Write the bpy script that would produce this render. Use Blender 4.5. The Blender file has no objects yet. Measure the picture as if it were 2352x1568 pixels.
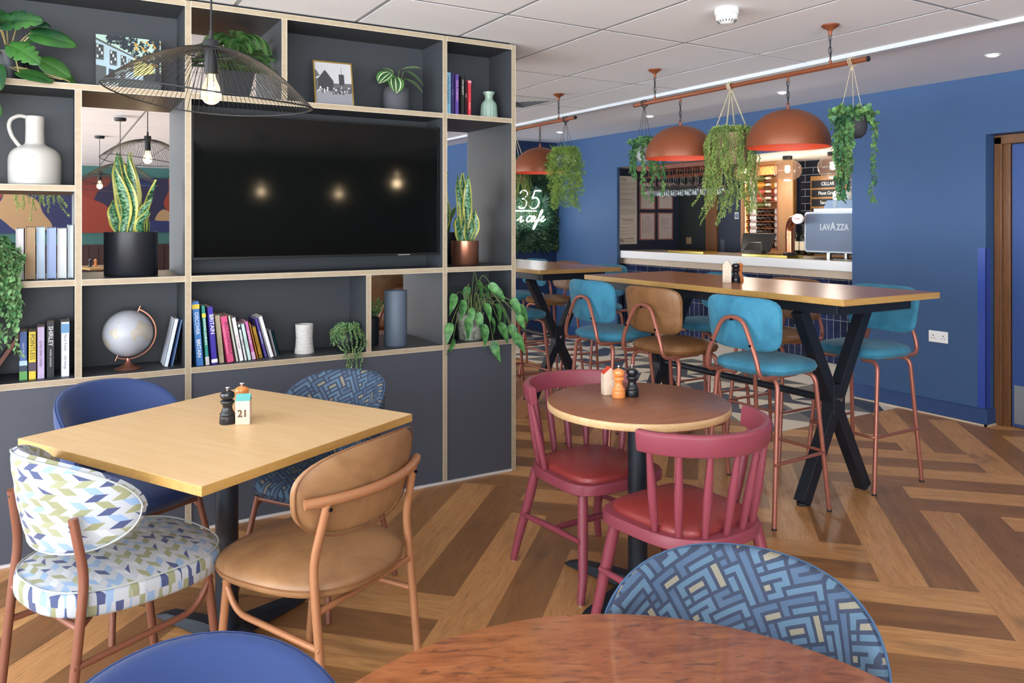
import bpy, bmesh, math, random
from mathutils import Vector, Matrix, Euler
C = bpy.context.scene.collection
sc = bpy.context.scene
PI = math.pi
rad = math.radians
# ------------------------------------------------------------------ camera, world, exposure
cam_d = bpy.data.cameras.new('camera'); cam = bpy.data.objects.new('camera', cam_d); C.objects.link(cam)
cam.location = (0, 0, 1.45); cam.rotation_euler = (rad(90), 0, rad(-30.8))
cam_d.sensor_width = 36; cam_d.lens = 1774/2352*36; cam_d.shift_y = -(784-511)/2352
cam_d.clip_start = 0.05
sc.camera = cam
w = bpy.data.worlds.new('world'); sc.world = w; w.use_nodes = True
bg = w.node_tree.nodes['Background']; bg.inputs[1].default_value = 7.4
_tc = w.node_tree.nodes.new('ShaderNodeTexCoord'); _sx = w.node_tree.nodes.new('ShaderNodeSeparateXYZ'); _rp = w.node_tree.nodes.new('ShaderNodeValToRGB')
w.node_tree.links.new(_tc.outputs['Generated'], _sx.inputs[0]); _mr = w.node_tree.nodes.new('ShaderNodeMapRange'); _mr.inputs[1].default_value = -.35; _mr.inputs[2].default_value = .35
w.node_tree.links.new(_sx.outputs[2], _mr.inputs[0]); w.node_tree.links.new(_mr.outputs[0], _rp.inputs[0]); w.node_tree.links.new(_rp.outputs[0], bg.inputs[0])
_rp.color_ramp.elements[0].position = .35; _rp.color_ramp.elements[0].color = (.86, .94, 1, 1); _rp.color_ramp.elements[1].position = .6; _rp.color_ramp.elements[1].color = (.20, .222, .245, 1)   # bright lower half added to lift the ceiling, dimmer sky above
sc.view_settings.view_transform = 'Standard'; sc.view_settings.look = 'None'
sc.view_settings.exposure = 0.95; sc.view_settings.gamma = 1.0; sc.view_settings.use_curve_mapping = False

def area_light(name, loc, rot, sx, sy, power, col=(1, 1, 1)):
    l = bpy.data.lights.new(name, 'AREA'); l.shape = 'RECTANGLE'; l.size = sx; l.size_y = sy; l.energy = power; l.color = col
    o = bpy.data.objects.new(name, l); o.location = loc; o.rotation_euler = rot; C.objects.link(o); return o
# daylight through the glazing behind and to the left of the camera
area_light('window_daylight', (-2.2, -3.7, 1.4), (rad(108), 0, 0), 5.0, 2.0, 62, (0.88, 0.95, 1.0))
area_light('window_daylight', (-4.7, 0.0, 1.4), (rad(108), 0, rad(-90)), 7.0, 2.0, 64, (0.88, 0.95, 1.0))

# ------------------------------------------------------------------ colours and materials
def lin(h):
    if isinstance(h, str):
        h = h.lstrip('#'); v = [int(h[i:i+2], 16)/255 for i in (0, 2, 4)]
    else: v = h
    return tuple((c/12.92 if c <= .04045 else ((c+.055)/1.055)**2.4) for c in v) + (1,)
MATS = {}
def mat(name, col, rough=.5, metal=0, spec=.5, bump=0, bscale=60, var=0, vscale=8, coat=0, emit=None, estr=0, trans=0, ior=1.45, alpha=1, sheen=0, stretch=None):
    if name in MATS: return MATS[name]
    m = bpy.data.materials.new(name); m.use_nodes = True; nt = m.node_tree; b = nt.nodes['Principled BSDF']
    c = lin(col)
    b.inputs['Base Color'].default_value = c; b.inputs['Roughness'].default_value = rough; b.inputs['Metallic'].default_value = metal
    b.inputs['Specular IOR Level'].default_value = spec; b.inputs['Coat Weight'].default_value = coat; b.inputs['Coat Roughness'].default_value = .1
    b.inputs['IOR'].default_value = ior; b.inputs['Transmission Weight'].default_value = trans
    b.inputs['Sheen Weight'].default_value = sheen
    if alpha < 1: b.inputs['Alpha'].default_value = alpha
    if emit: b.inputs['Emission Color'].default_value = lin(emit); b.inputs['Emission Strength'].default_value = estr
    tc = None
    if var or bump:
        tc = nt.nodes.new('ShaderNodeTexCoord'); mp = nt.nodes.new('ShaderNodeMapping'); nt.links.new(tc.outputs['Object'], mp.inputs[0])
        if stretch: mp.inputs['Scale'].default_value = stretch
    if var:
        n = nt.nodes.new('ShaderNodeTexNoise'); n.inputs['Scale'].default_value = vscale; n.inputs['Detail'].default_value = 4
        nt.links.new(mp.outputs[0], n.inputs[0])
        r = nt.nodes.new('ShaderNodeValToRGB'); r.color_ramp.elements[0].position = .3; r.color_ramp.elements[1].position = .7
        r.color_ramp.elements[0].color = tuple(x*(1-var) for x in c[:3])+(1,); r.color_ramp.elements[1].color = tuple(min(1, x*(1+var)) for x in c[:3])+(1,)
        nt.links.new(n.outputs['Fac'], r.inputs[0]); nt.links.new(r.outputs[0], b.inputs['Base Color'])
    if bump:
        n = nt.nodes.new('ShaderNodeTexNoise'); n.inputs['Scale'].default_value = bscale; n.inputs['Detail'].default_value = 3
        nt.links.new(mp.outputs[0], n.inputs[0])
        bn = nt.nodes.new('ShaderNodeBump'); bn.inputs['Strength'].default_value = bump; bn.inputs['Distance'].default_value = .01
        nt.links.new(n.outputs['Fac'], bn.inputs['Height']); nt.links.new(bn.outputs[0], b.inputs['Normal'])
    MATS[name] = m; return m
class NT:
    """small helper to write shader maths"""
    def __init__(s, name, rough=.5, **kw):
        s.m = bpy.data.materials.new(name); s.m.use_nodes = True; s.nt = s.m.node_tree; s.b = s.nt.nodes['Principled BSDF']; s.b.inputs['Roughness'].default_value = rough
        MATS[name] = s.m
    def n(s, t, **ins):
        x = s.nt.nodes.new(t)
        for k, v in ins.items(): s.put(x.inputs[k.replace('_', ' ')], v)
        return x
    def put(s, sock, v):
        if hasattr(v, 'is_linked') or isinstance(v, bpy.types.NodeSocket): s.nt.links.new(v, sock)
        else: sock.default_value = v
    def math(s, op, a, b=None, c=None):
        x = s.nt.nodes.new('ShaderNodeMath'); x.operation = op
        for i, v in enumerate((a, b, c)):
            if v is not None: s.put(x.inputs[i], v)
        return x.outputs[0]
    def mix(s, f, a, b, blend='MIX'):
        x = s.nt.nodes.new('ShaderNodeMix'); x.data_type = 'RGBA'; x.blend_type = blend
        s.put(x.inputs[0], f); s.put(x.inputs[6], a); s.put(x.inputs[7], b); return x.outputs[2]
    def ramp(s, f, stops, const=False):
        x = s.nt.nodes.new('ShaderNodeValToRGB'); r = x.color_ramp
        if const: r.interpolation = 'CONSTANT'
        while len(r.elements) < len(stops): r.elements.new(1)
        for e, (p, c) in zip(r.elements, stops): e.position = p; e.color = lin(c) if isinstance(c, str) or len(c) == 3 else c
        s.put(x.inputs[0], f); return x.outputs[0]
    def uv(s, name='UVMap'):
        x = s.nt.nodes.new('ShaderNodeUVMap'); x.uv_map = name; y = s.nt.nodes.new('ShaderNodeSeparateXYZ'); s.nt.links.new(x.outputs[0], y.inputs[0]); return x.outputs[0], y.outputs[0], y.outputs[1]
    def obj(s):
        x = s.nt.nodes.new('ShaderNodeTexCoord'); y = s.nt.nodes.new('ShaderNodeSeparateXYZ'); s.nt.links.new(x.outputs['Object'], y.inputs[0]); return x.outputs['Object'], y.outputs[0], y.outputs[1], y.outputs[2]
    def noise(s, vec, scale, detail=3, stretch=None, rough=.5, dist=0):
        if stretch:
            mp = s.nt.nodes.new('ShaderNodeMapping'); s.nt.links.new(vec, mp.inputs[0]); mp.inputs['Scale'].default_value = stretch; vec = mp.outputs[0]
        x = s.nt.nodes.new('ShaderNodeTexNoise'); s.nt.links.new(vec, x.inputs[0]); x.inputs['Scale'].default_value = scale; x.inputs['Detail'].default_value = detail
        x.inputs['Roughness'].default_value = rough; x.inputs['Distortion'].default_value = dist; return x.outputs['Fac']
    def bump(s, h, strength=.2, dist=.005):
        x = s.nt.nodes.new('ShaderNodeBump'); x.inputs['Strength'].default_value = strength; x.inputs['Distance'].default_value = dist
        s.nt.links.new(h, x.inputs['Height']); s.nt.links.new(x.outputs[0], s.b.inputs['Normal'])
    def col(s, c): s.put(s.b.inputs['Base Color'], c)

# ------------------------------------------------------------------ mesh building
class MB:
    def __init__(s): s.v = []; s.f = []; s.mi = []; s.uv = []; s.M = Matrix(); s.cur = 0
    def add(s, vs, fs, uvs=None, mi=None):
        o = len(s.v); s.v += [tuple(s.M @ Vector(p)) for p in vs]
        for k, f in enumerate(fs):
            s.f.append([i+o for i in f]); s.mi.append(s.cur if mi is None else mi)
            s.uv.append([uvs[i] for i in f] if uvs else None)
        return s
    def box(s, x0, x1, y0, y1, z0, z1, mi=None, mis=None):
        vs = [(x0, y0, z0), (x1, y0, z0), (x1, y1, z0), (x0, y1, z0), (x0, y0, z1), (x1, y0, z1), (x1, y1, z1), (x0, y1, z1)]
        fs = [(0, 3, 2, 1), (4, 5, 6, 7), (0, 1, 5, 4), (1, 2, 6, 5), (2, 3, 7, 6), (3, 0, 4, 7)]  # bottom top front right back left
        o = len(s.v); s.add(vs, fs, mi=mi)
        if mis: s.mi[-6:] = mis
        return s
    def cyl(s, p1, p2, r1, r2=None, n=16, caps=True, mi=None):
        r2 = r1 if r2 is None else r2; p1 = Vector(p1); p2 = Vector(p2); d = (p2-p1).normalized(); q = d.to_track_quat('Z', 'Y')
        vs = []
        for p, r in ((p1, r1), (p2, r2)):
            for i in range(n): a = 2*PI*i/n; vs.append(p+q@Vector((r*math.cos(a), r*math.sin(a), 0)))
        fs = [(i, (i+1) % n, n+(i+1) % n, n+i) for i in range(n)]
        if caps: fs += [tuple(range(n-1, -1, -1)), tuple(range(n, 2*n))]
        return s.add(vs, fs, mi=mi)
    def lathe(s, prof, c=(0, 0, 0), n=32, mi=None, cap=True, wob=None):
        vs = []; fs = []; c = Vector(c)
        for (r, z) in prof:
            for i in range(n):
                a = 2*PI*i/n; rr = r if not wob else r*wob(a, z)
                vs.append(c+Vector((rr*math.cos(a), rr*math.sin(a), z)))
        m = len(prof)
        for j in range(m-1):
            for i in range(n): fs.append((j*n+i, j*n+(i+1) % n, (j+1)*n+(i+1) % n, (j+1)*n+i))
        if cap and prof[0][0] > 1e-5: fs.append(tuple(range(n-1, -1, -1)))
        if cap and prof[-1][0] > 1e-5: fs.append(tuple((m-1)*n+i for i in range(n)))
        return s.add(vs, fs, mi=mi)
    def tube(s, pts, r, n=10, closed=False, caps=True, mi=None, rs=None, sq=False):
        pts = [Vector(p) for p in pts]; m = len(pts); vs = []; fs = []
        T = []
        for i in range(m):
            a = pts[(i-1) % m] if closed or i > 0 else pts[i]; b = pts[(i+1) % m] if closed or i < m-1 else pts[i]
            d = (b-a); T.append(d.normalized() if d.length > 1e-9 else Vector((0, 0, 1)))
        up = Vector((0, 0, 1)) if abs(T[0].z) < .9 else Vector((1, 0, 0)); N = (up-T[0]*up.dot(T[0])).normalized()
        for i in range(m):
            N = (N-T[i]*N.dot(T[i])); N = N.normalized() if N.length > 1e-6 else T[i].orthogonal().normalized(); B = T[i].cross(N); rr = rs[i] if rs else r
            for k in range(n):
                a = 2*PI*k/n+(PI/4 if sq else 0); vs.append(pts[i]+(N*math.cos(a)+B*math.sin(a))*rr)
        for i in range(m if closed else m-1):
            j = (i+1) % m
            for k in range(n): fs.append((i*n+k, i*n+(k+1) % n, j*n+(k+1) % n, j*n+k))
        if caps and not closed: fs += [tuple(range(n-1, -1, -1)), tuple((m-1)*n+k for k in range(n))]
        return s.add(vs, fs, mi=mi)
    def pad(s, W, H, T, fn, n=2.6, p=3.0, seg=48, rings=(0, .3, .6, .8, .9, .96, 1.0), mi=None, taper=0, shape=None):
        """cushion: superellipse W x H outline, thickness T, mapped through fn(u,v,w)"""
        vs = []; uvs = []; fs = []
        def outline(a):
            ca, sa = math.cos(a), math.sin(a)
            k = (abs(ca)**n+abs(sa)**n)**(-1/n); u = k*ca*W/2; v = k*sa*H/2
            if shape: u, v = shape(u, v)
            return u, v
        O = [outline(2*PI*i/seg) for i in range(seg)]
        for side in (1, -1):
            for q in rings:
                th = (1-q**p)**(1/p)*T/2 if q < 1 else 0
                for (u, v) in O:
                    vs.append(fn(u*q, v*q, side*th)); uvs.append((u*q, v*q+ (side<0)*.37))
        R = len(rings)
        for sd in (0, 1):
            b = sd*R*seg
            for j in range(1, R-1) if True else []:
                for i in range(seg):
                    q = (b+j*seg+i, b+(j+1)*seg+i, b+(j+1)*seg+(i+1) % seg, b+j*seg+(i+1) % seg)
                    fs.append(q if sd == 0 else q[::-1])
            f0 = tuple(b+seg+i for i in range(seg)); 
            # centre fan
            for i in range(seg):
                t = (b, b+seg+i, b+seg+(i+1) % seg); fs.append(t if sd == 0 else t[::-1])
        s.add(vs, fs, uvs=uvs, mi=mi); return s
    def build(s, name, m, parent=None, smooth=True, ang=40, bevel=0, merge=1e-5, subsurf=0, loc=None):
        me = bpy.data.meshes.new(name); me.from_pydata(s.v, [], s.f)
        ms = m if isinstance(m, (list, tuple)) else [m]
        for x in ms: me.materials.append(x)
        me.polygons.foreach_set('material_index', s.mi)
        if any(u is not None for u in s.uv):
            ul = me.uv_layers.new(name='UVMap'); k = 0
            for f, u in zip(s.f, s.uv):
                for i in range(len(f)): ul.data[k].uv = u[i] if u else (0, 0); k += 1
        bm = bmesh.new(); bm.from_mesh(me)
        if merge: bmesh.ops.remove_doubles(bm, verts=bm.verts, dist=merge)
        bmesh.ops.recalc_face_normals(bm, faces=bm.faces); bm.to_mesh(me); bm.free()
        if smooth:
            me.polygons.foreach_set('use_smooth', [True]*len(me.polygons)); me.set_sharp_from_angle(angle=rad(ang))
        o = bpy.data.objects.new(name, me); C.objects.link(o)
        if parent: o.parent = parent
        if bevel:
            bv = o.modifiers.new('bevel', 'BEVEL'); bv.width = bevel; bv.segments = 2; bv.limit_method = 'ANGLE'; bv.angle_limit = rad(40); bv.harden_normals = False
        if subsurf:
            ss = o.modifiers.new('sub', 'SUBSURF'); ss.levels = subsurf; ss.render_levels = subsurf
        if loc: o.location = loc
        return o
def thing(name, label, cat, loc=(0, 0, 0), rz=0, group=None, rot=None):
    o = bpy.data.objects.new(name, None); o.empty_display_size = .1; C.objects.link(o); o.location = loc; o.rotation_euler = rot if rot else (0, 0, rz)
    return tag(o, label, cat, group)
def tag(o, label, cat, group=None, kind=None):
    if label: o['label'] = label
    if cat: o['category'] = cat
    if group: o['group'] = group
    if kind: o['kind'] = kind
    return o
def struct(o): o['kind'] = 'structure'; return o
KIDS = {}
def kids(o): return [c for c in ALL() if c.parent is o]
def ALL(): return list(C.objects)
def dup(root, loc, rz=0, label=None, group=None, rot=None, mats=None):
    ch = {}
    for c in C.objects:
        if c.parent: ch.setdefault(c.parent.name, []).append(c)
    def rec(o, par):
        c = o.copy(); C.objects.link(c)
        if par is not None: c.parent = par
        if mats and c.type == 'MESH':
            for i, sl in enumerate(c.material_slots):
                if sl.material and sl.material.name in mats: sl.link = 'OBJECT'; sl.material = mats[o.material_slots[i].material.name]
        for k in ch.get(o.name, []): rec(k, c)
        return c
    r = rec(root, None); r.location = loc; r.rotation_euler = rot if rot else (0, 0, rz)
    if label: r['label'] = label
    if group: r['group'] = group
    return r
def text(name, body, size, m, parent=None, loc=(0, 0, 0), rot=(0, 0, 0), ext=.0006, sx=1, align='CENTER', shear=0, off=0):
    cu = bpy.data.curves.new(name, 'FONT'); cu.body = body; cu.size = size; cu.extrude = ext; cu.align_x = align; cu.align_y = 'CENTER'; cu.shear = shear; cu.offset = off
    cu.resolution_u = 3
    t = bpy.data.objects.new('tmp', cu); C.objects.link(t); dg = bpy.context.evaluated_depsgraph_get(); dg.update()
    me = bpy.data.meshes.new_from_object(t.evaluated_get(dg)); C.objects.unlink(t); bpy.data.objects.remove(t)
    me.materials.clear(); me.materials.append(m)
    for v in me.vertices: v.co.x *= sx
    o = bpy.data.objects.new(name, me); C.objects.link(o); o.location = loc; o.rotation_euler = rot
    if parent: o.parent = parent
    return o
def smoothpath(P, k=6, closed=False):
    """Catmull-Rom"""
    P = [Vector(p) for p in P]; n = len(P); out = []
    for i in range(n if closed else n-1):
        g = lambda j: P[j % n] if closed else P[min(max(j, 0), n-1)]
        a, b, c, d = g(i-1), g(i), g(i+1), g(i+2)
        for j in range(k):
            t = j/k; out.append(.5*((2*b)+(c-a)*t+(2*a-5*b+4*c-d)*t*t+(3*b-3*c+d-a)*t**3))
    if not closed: out.append(P[-1])
    return out
def fillet(P, r, k=5):
    P = [Vector(p) for p in P]; out = [P[0]]
    for i in range(1, len(P)-1):
        a, b, c = P[i-1], P[i], P[i+1]; ra = min(r, (a-b).length*.48, (c-b).length*.48)
        p = b+(a-b).normalized()*ra; q = b+(c-b).normalized()*ra
        for j in range(k+1):
            t = j/k; out.append((1-t)**2*p+2*t*(1-t)*b+t*t*q)
    out.append(P[-1]); return out
# ------------------------------------------------------------------ shared materials
M_ceil = mat('ceiling_tile', '#f3f6fb', .9, bump=.05, bscale=200)
M_soff = mat('soffit_paint', '#e2e4ec', .9)
M_white = mat('white_plastic', '#eceeee', .35)
M_trimw = mat('white_trim', '#c4c8ce', .5)
M_grid = mat('ceiling_grid', '#a4a8ae', .5)
M_blue = mat('blue_wall_paint', '#36557f', .6, var=.03, vscale=2)
M_navy = mat('dark_navy_paint', '#232a3d', .5)
M_teal = mat('teal_wall_paint', '#3f6b66', .6)
M_ply = None
M_lam = mat('black_laminate', '#3d4045', .45, spec=.4, bump=.02, bscale=300)
M_copper = mat('copper_paint', '#84492f', .42, metal=.25, spec=.5)
M_rose = mat('rose_copper_tube', '#a8695a', .33, metal=.45)
M_black = mat('black_metal', '#20262f', .42, metal=.2)
M_blackm = mat('black_matt', '#17191c', .6)
M_chrome = mat('chrome', '#d8d8d8', .15, metal=1)
def ply_mat():
    t = NT('birch_ply_edge', .5); v, x, y, z = t.obj()
    n1 = t.noise(v, 30, 3, (1, 1, 1)); n2 = t.noise(v, 9, 2, (1, 1, 6))
    c = t.mix(n1, lin('#9c8d76'), lin('#b8aa93')); c = t.mix(t.math('MULTIPLY', n2, .5), c, lin('#8d7a60')); t.col(c); return t.m
M_ply = ply_mat()
def wood_mat(name, a, b, dark, rough=.35, axis=0, scale=1.0, coat=0, streak=.5):
    t = NT(name, rough); v, x, y, z = t.obj(); st = [14, 14, 14]; st[axis] = 1.2
    n1 = t.noise(v, 3*scale, 5, tuple(st), dist=.6); n2 = t.noise(v, 14*scale, 4, tuple(st)); n3 = t.noise(v, 2.5*scale, 2)
    c = t.mix(t.ramp(n1, [(.3, (0, 0, 0)), (.7, (1, 1, 1))]), lin(a), lin(b)); c = t.mix(t.math('MULTIPLY', t.ramp(n2, [(.5, (0, 0, 0)), (.75, (1, 1, 1))]), streak), c, lin(dark))
    c = t.mix(t.math('MULTIPLY', n3, .25), c, lin(dark)); t.col(c); t.b.inputs['Coat Weight'].default_value = coat; t.b.inputs['Coat Roughness'].default_value = .12
    return t.m
M_oak = wood_mat('light_oak_top', '#d9b887', '#e2c598', '#c8a474', .4, 1, streak=.25)
M_oakedge = wood_mat('oak_edge', '#b98f4e', '#c79e5c', '#987440', .4, 0)
M_oakedge2 = wood_mat('pale_edge', '#cda878', '#dcbd90', '#b18a5a', .4, 0)
M_walnut = wood_mat('walnut_top', '#a8682f', '#bd7e42', '#80501f', .3, 1, coat=.12, streak=.5)
M_oakdark = wood_mat('brown_oak_frame', '#6b4426', '#7d5230', '#3f2614', .4, 2)
M_oakmid = wood_mat('oak_cabinet', '#946638', '#a47642', '#744c26', .45, 2)
M_paleoak = wood_mat('pale_oak', '#d8c4ae', '#e2d0bb', '#bfa68c', .5, 1)
def burl_mat():
    t = NT('burl_top', .3); v, x, y, z = t.obj()
    rot = t.nt.nodes.new('ShaderNodeMapping'); rot.inputs['Rotation'].default_value = (0, 0, rad(25)); t.nt.links.new(v, rot.inputs[0])
    n1 = t.noise(rot.outputs[0], 11, 6, (1, 3.2, 1), .62, 1.2); n2 = t.noise(rot.outputs[0], 24, 3, (1, 3.5, 1), .5, .8)
    c = t.ramp(n1, [(.3, '#7a4529'), (.45, '#9c5b35'), (.62, '#b06f44')]); k = t.ramp(n2, [(.56, (0, 0, 0)), (.68, (1, 1, 1))])
    c = t.mix(t.math('MULTIPLY', k, .6), c, lin('#4a2e24')); t.col(c); t.b.inputs['Coat Weight'].default_value = .2; return t.m
M_burl = burl_mat()
def floor_mat():
    t = NT('wood_plank_floor', .38); v, x, y = t.uv()
    a = t.nt.nodes.new('ShaderNodeAttribute'); a.attribute_name = 'tone'; s = t.nt.nodes.new('ShaderNodeSeparateColor'); t.nt.links.new(a.outputs['Color'], s.inputs[0]); tone = s.outputs[0]; hue = s.outputs[1]
    n1 = t.noise(v, 2.6, 6, (1, 9, 1), .65, 1.2); n2 = t.noise(v, 9, 5, (1, 16, 1), .65, .6); n3 = t.noise(v, 2.2, 3, (1, 2.4, 1), .5, .5); n4 = t.noise(v, 60, 3, (1, 14, 1))
    light = t.mix(t.ramp(n1, [(.3, (0, 0, 0)), (.72, (1, 1, 1))]), lin('#bb834c'), lin('#e0ac70')); light = t.mix(t.math('MULTIPLY', hue, .45), light, lin('#b27c4e'))
    dark = t.mix(t.ramp(n1, [(.28, (0, 0, 0)), (.7, (1, 1, 1))]), lin('#684326'), lin('#9c6c3e')); dark = t.mix(t.math('MULTIPLY', hue, .4), dark, lin('#875a38'))
    c = t.mix(tone, dark, light)
    k = t.ramp(n3, [(.58, (0, 0, 0)), (.76, (1, 1, 1))]); c = t.mix(t.math('MULTIPLY', k, .62), c, lin('#42301f'))
    k2 = t.ramp(n2, [(.5, (0, 0, 0)), (.7, (1, 1, 1))]); c = t.mix(t.math('MULTIPLY', k2, .5), c, lin('#5a3b22'))
    c = t.mix(t.math('MULTIPLY', n4, .18), c, lin('#c79c6b')); t.col(c)
    t.put(t.b.inputs['Roughness'], t.math('MULTIPLY_ADD', n2, .2, .28)); t.bump(n2, .12, .002); return t.m
M_floor = floor_mat()

# ------------------------------------------------------------------ floor
def clip(poly, ax, v, keep):
    out = []
    for i in range(len(poly)):
        a, b = poly[i], poly[(i+1) % len(poly)]; ia = (a[ax]-v)*keep >= 0; ib = (b[ax]-v)*keep >= 0
        if ia: out.append(a)
        if ia != ib: t = (v-a[ax])/(b[ax]-a[ax]); out.append(tuple(a[k]+t*(b[k]-a[k]) for k in range(2)))
    return out
def clipbox(poly, x0, x1, y0, y1):
    for ax, v, k in ((0, x0, 1), (0, x1, -1), (1, y0, 1), (1, y1, -1)):
        poly = clip(poly, ax, v, k)
        if len(poly) < 3: return None
    return poly
def make_floor():
    rng = random.Random(5); s = math.sqrt(.5); PW = .1815; W2 = 2*PW; L = FL_L
    mb = MB(); tones = []
    U = (s, s); V = (-s, s); OX, OY = FL_O
    X0, X1, Y0, Y1 = -4.98, 6.62, -3.98, 16.28
    def put(u0, u1, v0, v1, tone, alongu):
        ou, ov = rng.random()*50, rng.random()*50; hue = rng.random(); q = [(u0, v0), (u1, v0), (u1, v1), (u0, v1)]
        P = [(OX+u*U[0]+v*V[0], OY+u*U[1]+v*V[1]) for u, v in q]
        for (a, b, c, d) in ((X0, 4.3, Y0, Y1), (4.3, X1, Y0, 3.65)):
            R = clipbox(P, a, b, c, d)
            if not R: continue
            vs = []; uvs = []
            for (x, y) in R:
                uu = (x-OX)*U[0]+(y-OY)*U[1]; vv = (x-OX)*V[0]+(y-OY)*V[1]
                vs.append((x, y, 0)); uvs.append((uu+ou, vv+ov) if alongu else (vv+ou, uu+ov))
            mb.add(vs, [tuple(range(len(R)))], uvs=uvs); tones.append((max(0, min(1, tone+rng.uniform(-.18, .18))), hue))
    for j in range(-14, 15):
        for k in range(-60, 61):
            bu, bv = k*W2+j*L, k*W2-j*L
            x = OX+(bu+L/2)*s-bv*s; y = OY+(bu+L/2)*s+bv*s
            if x < -8 or x > 9 or y < -7 or y > 19: continue
            put(bu, bu+L, bv, bv+PW, .0+1*FL_A, True); put(bu, bu+L, bv+PW, bv+W2, 1-FL_A, True)
            put(bu, bu+PW, bv+W2, bv+W2+L, 1.*FL_B, False); put(bu+PW, bu+W2, bv+W2, bv+W2+L, 1-FL_B, False)
    o = mb.build('floor', M_floor, smooth=False, merge=0)
    me = o.data; at = me.color_attributes.new('tone', 'FLOAT_COLOR', 'CORNER')
    for p, tt in zip(me.polygons, tones):
        for li in p.loop_indices: at.data[li].color = (tt[0], tt[1], 0, 1)
    return struct(o)
FL_L = 1.262; FL_O = (3.127, 1.660); FL_A = 0; FL_B = 0
make_floor()
sub = MB().box(-5, 6.9, -4, 16.3, -.12, -.004).build('floor', M_blackm, smooth=False); struct(sub)
# geometric tiles in front of the bar
def tiles():
    rng = random.Random(3); mb = MB(); a = .305
    ms = [mat('tile_cream', '#dbd0be', .45), mat('tile_charcoal', '#434b5b', .45), mat('tile_grey', '#74726f', .45)]
    x0, x1, y0, y1 = 4.3, 6.62, 3.65, 8.44
    i = 0
    nx = int((x1-x0)/a)+1; ny = int((y1-y0)/a)+1
    for i in range(nx):
        for j in range(ny):
            X, Y = x0+i*a, y0+j*a; q = [(X, Y), (X+a, Y), (X+a, Y+a), (X, Y+a)]; c = (X+a/2, Y+a/2); m4 = [(X+a/2, Y), (X+a, Y+a/2), (X+a/2, Y+a), (X, Y+a/2)]
            k = (i*2+j*3) % 4
            T = [((q[0], q[1], q[2]), 0), ((q[0], q[2], q[3]), 1)] if k == 0 else [((q[1], q[2], q[3]), 1), ((q[1], q[3], q[0]), 0)] if k == 1 else \
                [((q[0], m4[0], q[3]), 0), ((m4[0], q[1], q[2]), 1), ((m4[0], q[2], q[3]), 2)] if k == 2 else [((q[0], q[1], m4[1]), 1), ((q[0], m4[1], q[2], q[3]), 0)]
            if k == 3 and rng.random() < .5: T = [((q[0], q[1], m4[2]), 0), ((q[0], m4[2], q[3]), 2), ((q[1], q[2], m4[2]), 1)]
            for tri, m in T:
                R = clipbox(list(tri), x0, x1, y0, y1)
                if R: mb.add([(x, y, 0) for x, y in R], [tuple(range(len(R)))], mi=m)
    return struct(mb.build('floor', ms, smooth=False, merge=0))
tiles()

# ------------------------------------------------------------------ ceiling: lay-in tiles, soffit and white edge trim
def ceiling():
    mb = MB(); XS = [4.27-.47]; g = .012
    xs = [3.79-.605*k for k in range(0, 16)]; xs = sorted(xs)+[4.27]; ys = [2.16+1.205*k for k in range(-6, 13)]
    for i in range(len(xs)-1):
        for j in range(len(ys)-1):
            mb.box(xs[i]+g, xs[i+1]-g, ys[j]+g, ys[j+1]-g, 2.500, 2.53)
    o = mb.build('ceiling', M_ceil, smooth=False, merge=0)
    return struct(o)
ceiling()
gr = MB().box(-5, 4.27, -4.9, 16.3, 2.5012, 2.52); gr.build('ceiling', M_grid, smooth=False)['kind'] = 'structure'
struct(MB().box(4.25, 4.31, -5, 16.3, 2.475, 2.56).build('trim_1', M_trimw, smooth=False))
struct(MB().box(4.31, 7.0, -5, 16.3, 2.50, 2.56).build('ceiling', M_soff, smooth=False))
# ------------------------------------------------------------------ walls
BX = 5.72
bw = MB()
bw.box(BX, BX+.04, 7.18, 8.45, 0, 2.5); bw.box(BX, BX+.04, 4.07, 7.18, 2.10, 2.5); bw.box(BX, BX+.04, 3.0, 4.07, 0, 2.5); bw.box(BX, BX+.04, -4, 3.0, 2.078, 2.5)
struct(bw.build('wall_right', M_blue, smooth=False))
bh = MB(); bh.box(1.0, 5.76, -4.06, -4.0, 1.15, 2.51, mi=0); bh.box(1.0, 5.76, -4.06, -3.99, 0, 1.15, mi=1)
struct(bh.build('wall_behind', [M_teal, mat('wainscot_red_brown', '#4a2a20', .5)], smooth=False))
# door recess to the right
dw = MB(); dw.box(BX+.0402, BX+.17, 3.0, 3.02, 0, 2.078); dw.box(BX+.17, BX+.21, -4, 3.02, 0, 2.3)
dw.box(BX+.04, BX+.17, -4, 3.02, 2.078, 2.1)
struct(dw.build('wall_recess', M_blue, smooth=False))
# end walls of the return seen past the leafy panel, and the navy wall behind it
struct(MB().box(4.68, BX+.04, 8.45, 8.55, 0, 2.5).build('wall_back', mat('deep_blue_paint', '#1e3158', .55), smooth=False))
struct(MB().box(4.68, 4.72, 8.55, 16.3, 0, 2.5).build('wall_right', M_blue, smooth=False))
def far_wall():
    mb = MB(); mb.box(-5, 4.7, 16.3, 16.4, 1.04, 2.50, mi=0); mb.box(-5, 4.7, 16.3, 16.4, 0, 1.0, mi=1); mb.box(-5, 4.7, 16.26, 16.4, 1.0, 1.04, mi=1)
    for k in range(60): mb.box(-5+k*.16, -5+k*.16+.15, 16.28, 16.31, .05, 1.0, mi=1)
    return struct(mb.build('wall_far', [M_teal, mat('wainscot_brown', '#3c2420', .5)], smooth=False))
far_wall()
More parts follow.
